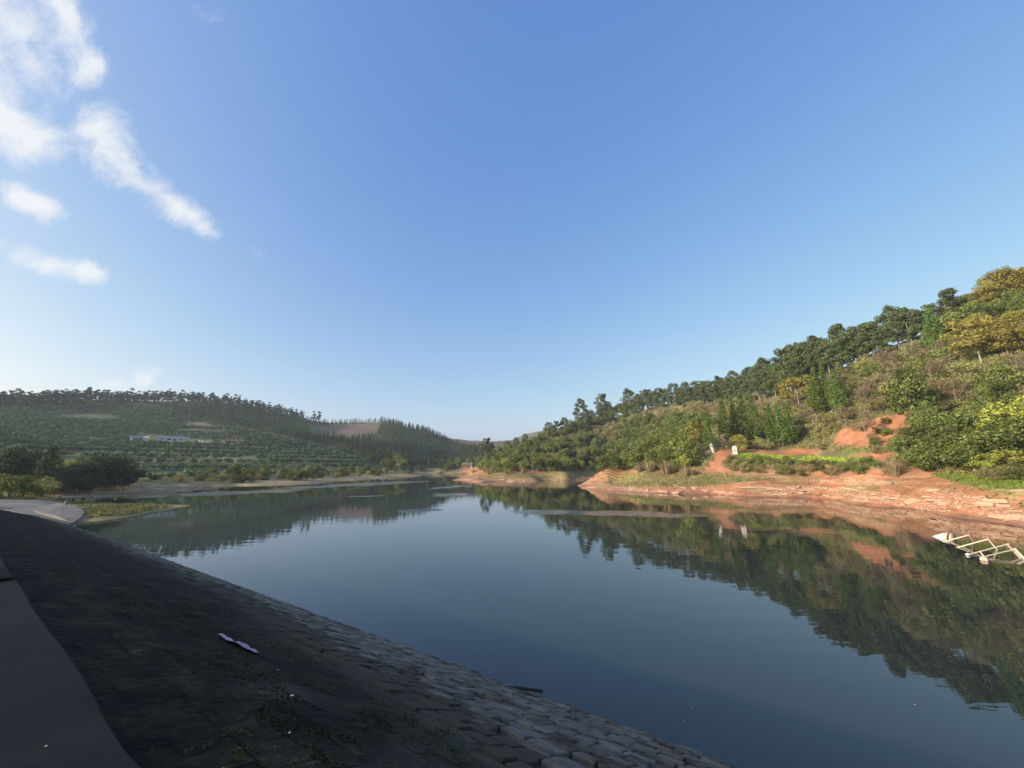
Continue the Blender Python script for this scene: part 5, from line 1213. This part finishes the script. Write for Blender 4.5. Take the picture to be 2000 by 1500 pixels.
grow('moss', pm, LM['moss'], rng.uniform(.004, .02, len(pm)), 6, .02, .009, 'dark moss and dead leaves covering the dam slope', 'moss')
WP = [[(560, 1300), (640, 1290), (760, 1340), (800, 1400), (720, 1420), (620, 1360)], [(850, 1370), (920, 1390), (960, 1470), (940, 1500), (860, 1490)], [(700, 1370), (800, 1390), (860, 1440), (780, 1470)], [(360, 1440), (460, 1420), (520, 1470), (400, 1500)], [(520, 1270), (600, 1275), (560, 1300)]]
pw = np.concatenate([dam_pts(P, n_) for P, n_ in zip(WP, (150, 80, 70, 30, 20))] + [dam_pts(ALL, 120)])
keepw = fbm(pw[:, 0] * 1.6, pw[:, 1] * 1.6, 3) > -.05; pw = pw[keepw]
grow('weeds', pw, LM['weed'], rng.uniform(.008, .04, len(pw)), 12, .026, .009, 'small green weeds growing between the stones of the dam', 'weeds')

# ------------------------------------------------------------------ air
HAZE = .00024
mh = mat('haze_air'); tn = mh.node_tree; pv = N(tn, 'ShaderNodeVolumePrincipled'); pv.inputs['Color'].default_value = (.78, .87, 1, 1); pv.inputs['Density'].default_value = HAZE; pv.inputs['Anisotropy'].default_value = .2
ho = N(tn, 'ShaderNodeOutputMaterial'); L(tn, pv.outputs[0], ho.inputs['Volume'])
zlo, zhi = float(ZZ.min()) - 1.5, float(ZZ.max()) + 22
hz = obj('haze', MB().box((0, 390, (zlo + zhi) / 2), (2340, 1640, zhi - zlo)).mesh('haze', mh)); tag(hz, 'thin blue haze over the reservoir and hills', 'haze', None, 'stuff')

# ------------------------------------------------------------------ labels that say which one
MARKS = [(265, 860, 'the grey roofed shed'), (391, 864, 'the white posts on the track'), (670, 838, 'the bare clearing'), (624, 812, 'the saddle pines'), (434, 876, 'the white utility pole'), (392, 822, 'the tan patch by the wood'), (60, 775, 'the far skyline'), (230, 770, 'the orchard hill top'), (520, 790, 'the falling skyline'), (860, 860, 'the middle hill shoulder'), (800, 890, 'the middle hill foot'), (540, 860, 'the wood belt edge'), (480, 940, 'the sandy left shore'), (300, 950, 'the inlet shore'), (1391, 873, 'the leaning white stone'), (1437, 877, 'the tombstone'), (1450, 815, 'the close cypress row'), (1530, 825, 'the rounder cypress trio'), (1605, 765, 'the high cypress clump'), (1648, 770, 'the stand-alone bright cypress'),
         (1833, 640, 'the tall feathery cypress'), (1798, 780, 'the large bright green tree'), (1562, 765, 'the golden tree by the cypresses'), (1918, 660, 'the big golden tree'), (1700, 840, 'the red soil terraces'), (1750, 905, 'the tall reed fan'),
         (1303, 905, 'the tall straw coloured reeds'), (1340, 913, 'the fan shaped reeds'), (1136, 805, 'the lone ragged ridge tree'), (1178, 795, 'the rounded ridge tree'), (1232, 780, 'the pointed ridge tree'), (1543, 720, 'the conical ridge tree'),
         (1500, 730, 'the round-topped ridge tree'), (1568, 700, 'the dead topped tree'), (1180, 845, 'the brown scrub gap'), (1287, 830, 'the tiny orange tree'), (1520, 893, 'the vegetable bed end'), (1640, 898, 'the vegetable bed middle'),
         (1958, 830, 'the big yellow-green bush'), (1905, 887, 'the low yellow leaved bush'), (1945, 580, 'the olive yellow skyline tree'), (1990, 550, 'the russet corner tree'), (985, 915, 'the far spit reeds'), (1137, 910, 'the narrow yellow bush'),
         (912, 912, 'the brick hut'), (757, 905, 'the big round olive tree'), (82, 915, 'the dark conical tree'), (195, 915, 'the largest round shore tree'), (412, 936, 'the yellowish shore bush'), (719, 925, 'the small yellow shore bush'),
         (1368, 848, 'the yellow tinted tree'), (1195, 900, 'the near bay'), (1060, 915, 'the far spit middle'), (1895, 625, 'the dark layered tree'), (1695, 830, 'the bare tree on the terrace'), (1072, 838, 'the small ragged ridge tree'),
         (1340, 830, 'the left dry slope'), (1480, 800, 'the middle dry slope'), (1985, 615, 'the yellow-green tree at the edge'), (1855, 620, 'the rusty orange tree'), (1975, 895, 'the yellow bush by the grass'), (600, 930, 'the sandy track'), (340, 864, 'the blue roofed building'),
         (1700, 650, 'the upper ridge middle'), (1760, 640, 'the ridge top end'), (1400, 745, 'the ridge middle'), (1320, 765, 'the left ridge part'), (960, 900, 'the right hill foot'), (1640, 690, 'the ridge above the cypresses')]
SHORT = dict(dense_tree='low dark tree', eucalyptus_tree='dark slender tree', broadleaf_tree='round dark green tree', yellow_green_tree='yellow-green tree', autumn_tree='golden brown tree', leafy_shrub='pale leafy shrub', green_bush='dense green bush', dry_scrub='brown dry shrub', bare_tree='thin bare tree', ridge_pine='dark skyline pine', conifer_tree='dark forest conifer', orchard_tree='round citrus bush')
UNIT.update(ridge_pine=10, conifer_tree=9, orchard_tree=2)
ORD = 'first second third fourth fifth sixth seventh eighth ninth tenth eleventh twelfth thirteenth fourteenth fifteenth sixteenth seventeenth eighteenth nineteenth twentieth'.split()
byl = {}
for o in C.objects:
    if o.parent is None and 'group' in o.keys() and o.get('category') in ('tree', 'shrub', 'bush'): byl.setdefault(o['label'], []).append(o)
new = {}
for lab, os_ in byl.items():
    if len(os_) < 2: continue
    for o in os_:
        stem_ = o.name.split('.')[0]; h_ = UNIT[stem_] * o.scale[2]
        qx, qy = project(o.location.x, o.location.y, o.location.z + h_ * .6); qx, qy = float(qx), float(qy)
        m = min(MARKS, key=lambda k: math.hypot(k[0] - qx, (k[1] - qy) * 1.3)); dx, dy = qx - m[0], qy - m[1]; dd = math.hypot(dx, dy)
        far = 'just ' if dd < 30 else ''
        rel = 'at' if dd < 8 else ('below' if dy > 0 else 'above') if abs(dy) > 2.2 * abs(dx) else (('right of' if dx > 0 else 'left of') if abs(dx) > 2.2 * abs(dy) else ('lower ' if dy > 0 else 'upper ') + ('right of' if dx > 0 else 'left of'))
        new.setdefault('%s %s%s %s' % (SHORT[stem_], far if rel != 'at' else '', rel, m[2]), []).append((h_, o))
for lab, os_ in new.items():
    n_ = len(os_)
    if n_ == 1: os_[0][1]['label'] = lab; continue
    if n_ == 2:
        os_.sort(key=lambda q: q[0])
        for (h_, o), a in zip(os_, ('smaller ', 'larger ')): o['label'] = a + lab
        continue
    if n_ > 9:
        os_.sort(key=lambda q: q[1].location.length); cut = n_ // 3
        sets = [('near ', os_[:cut]), ('', os_[cut:2 * cut]), ('far ', os_[2 * cut:])] if n_ > 24 else [('nearer ', os_[:n_ // 2]), ('farther ', os_[n_ // 2:])]
    else: sets = [('', os_)]
    for pre, os_ in sets:
      n_ = len(os_); os_.sort(key=lambda q: float(project(*q[1].location)[0]))
      for i, (h_, o) in enumerate(os_):
        o['label'] = pre + lab + (', leftmost of its bunch' if i == 0 else ', rightmost of its bunch' if i == n_ - 1 else ', %s from left' % ORD[min(i, len(ORD) - 1)])
      if max(len(q[1]['label'].split()) for q in os_) > 16:
        for h_, o in os_: o['label'] = o['label'].replace('round dark green tree', 'dark round tree').replace(' of its bunch', ' one').replace(' just ', ' close ' if len(o['label'].split()) <= 17 else ' ')
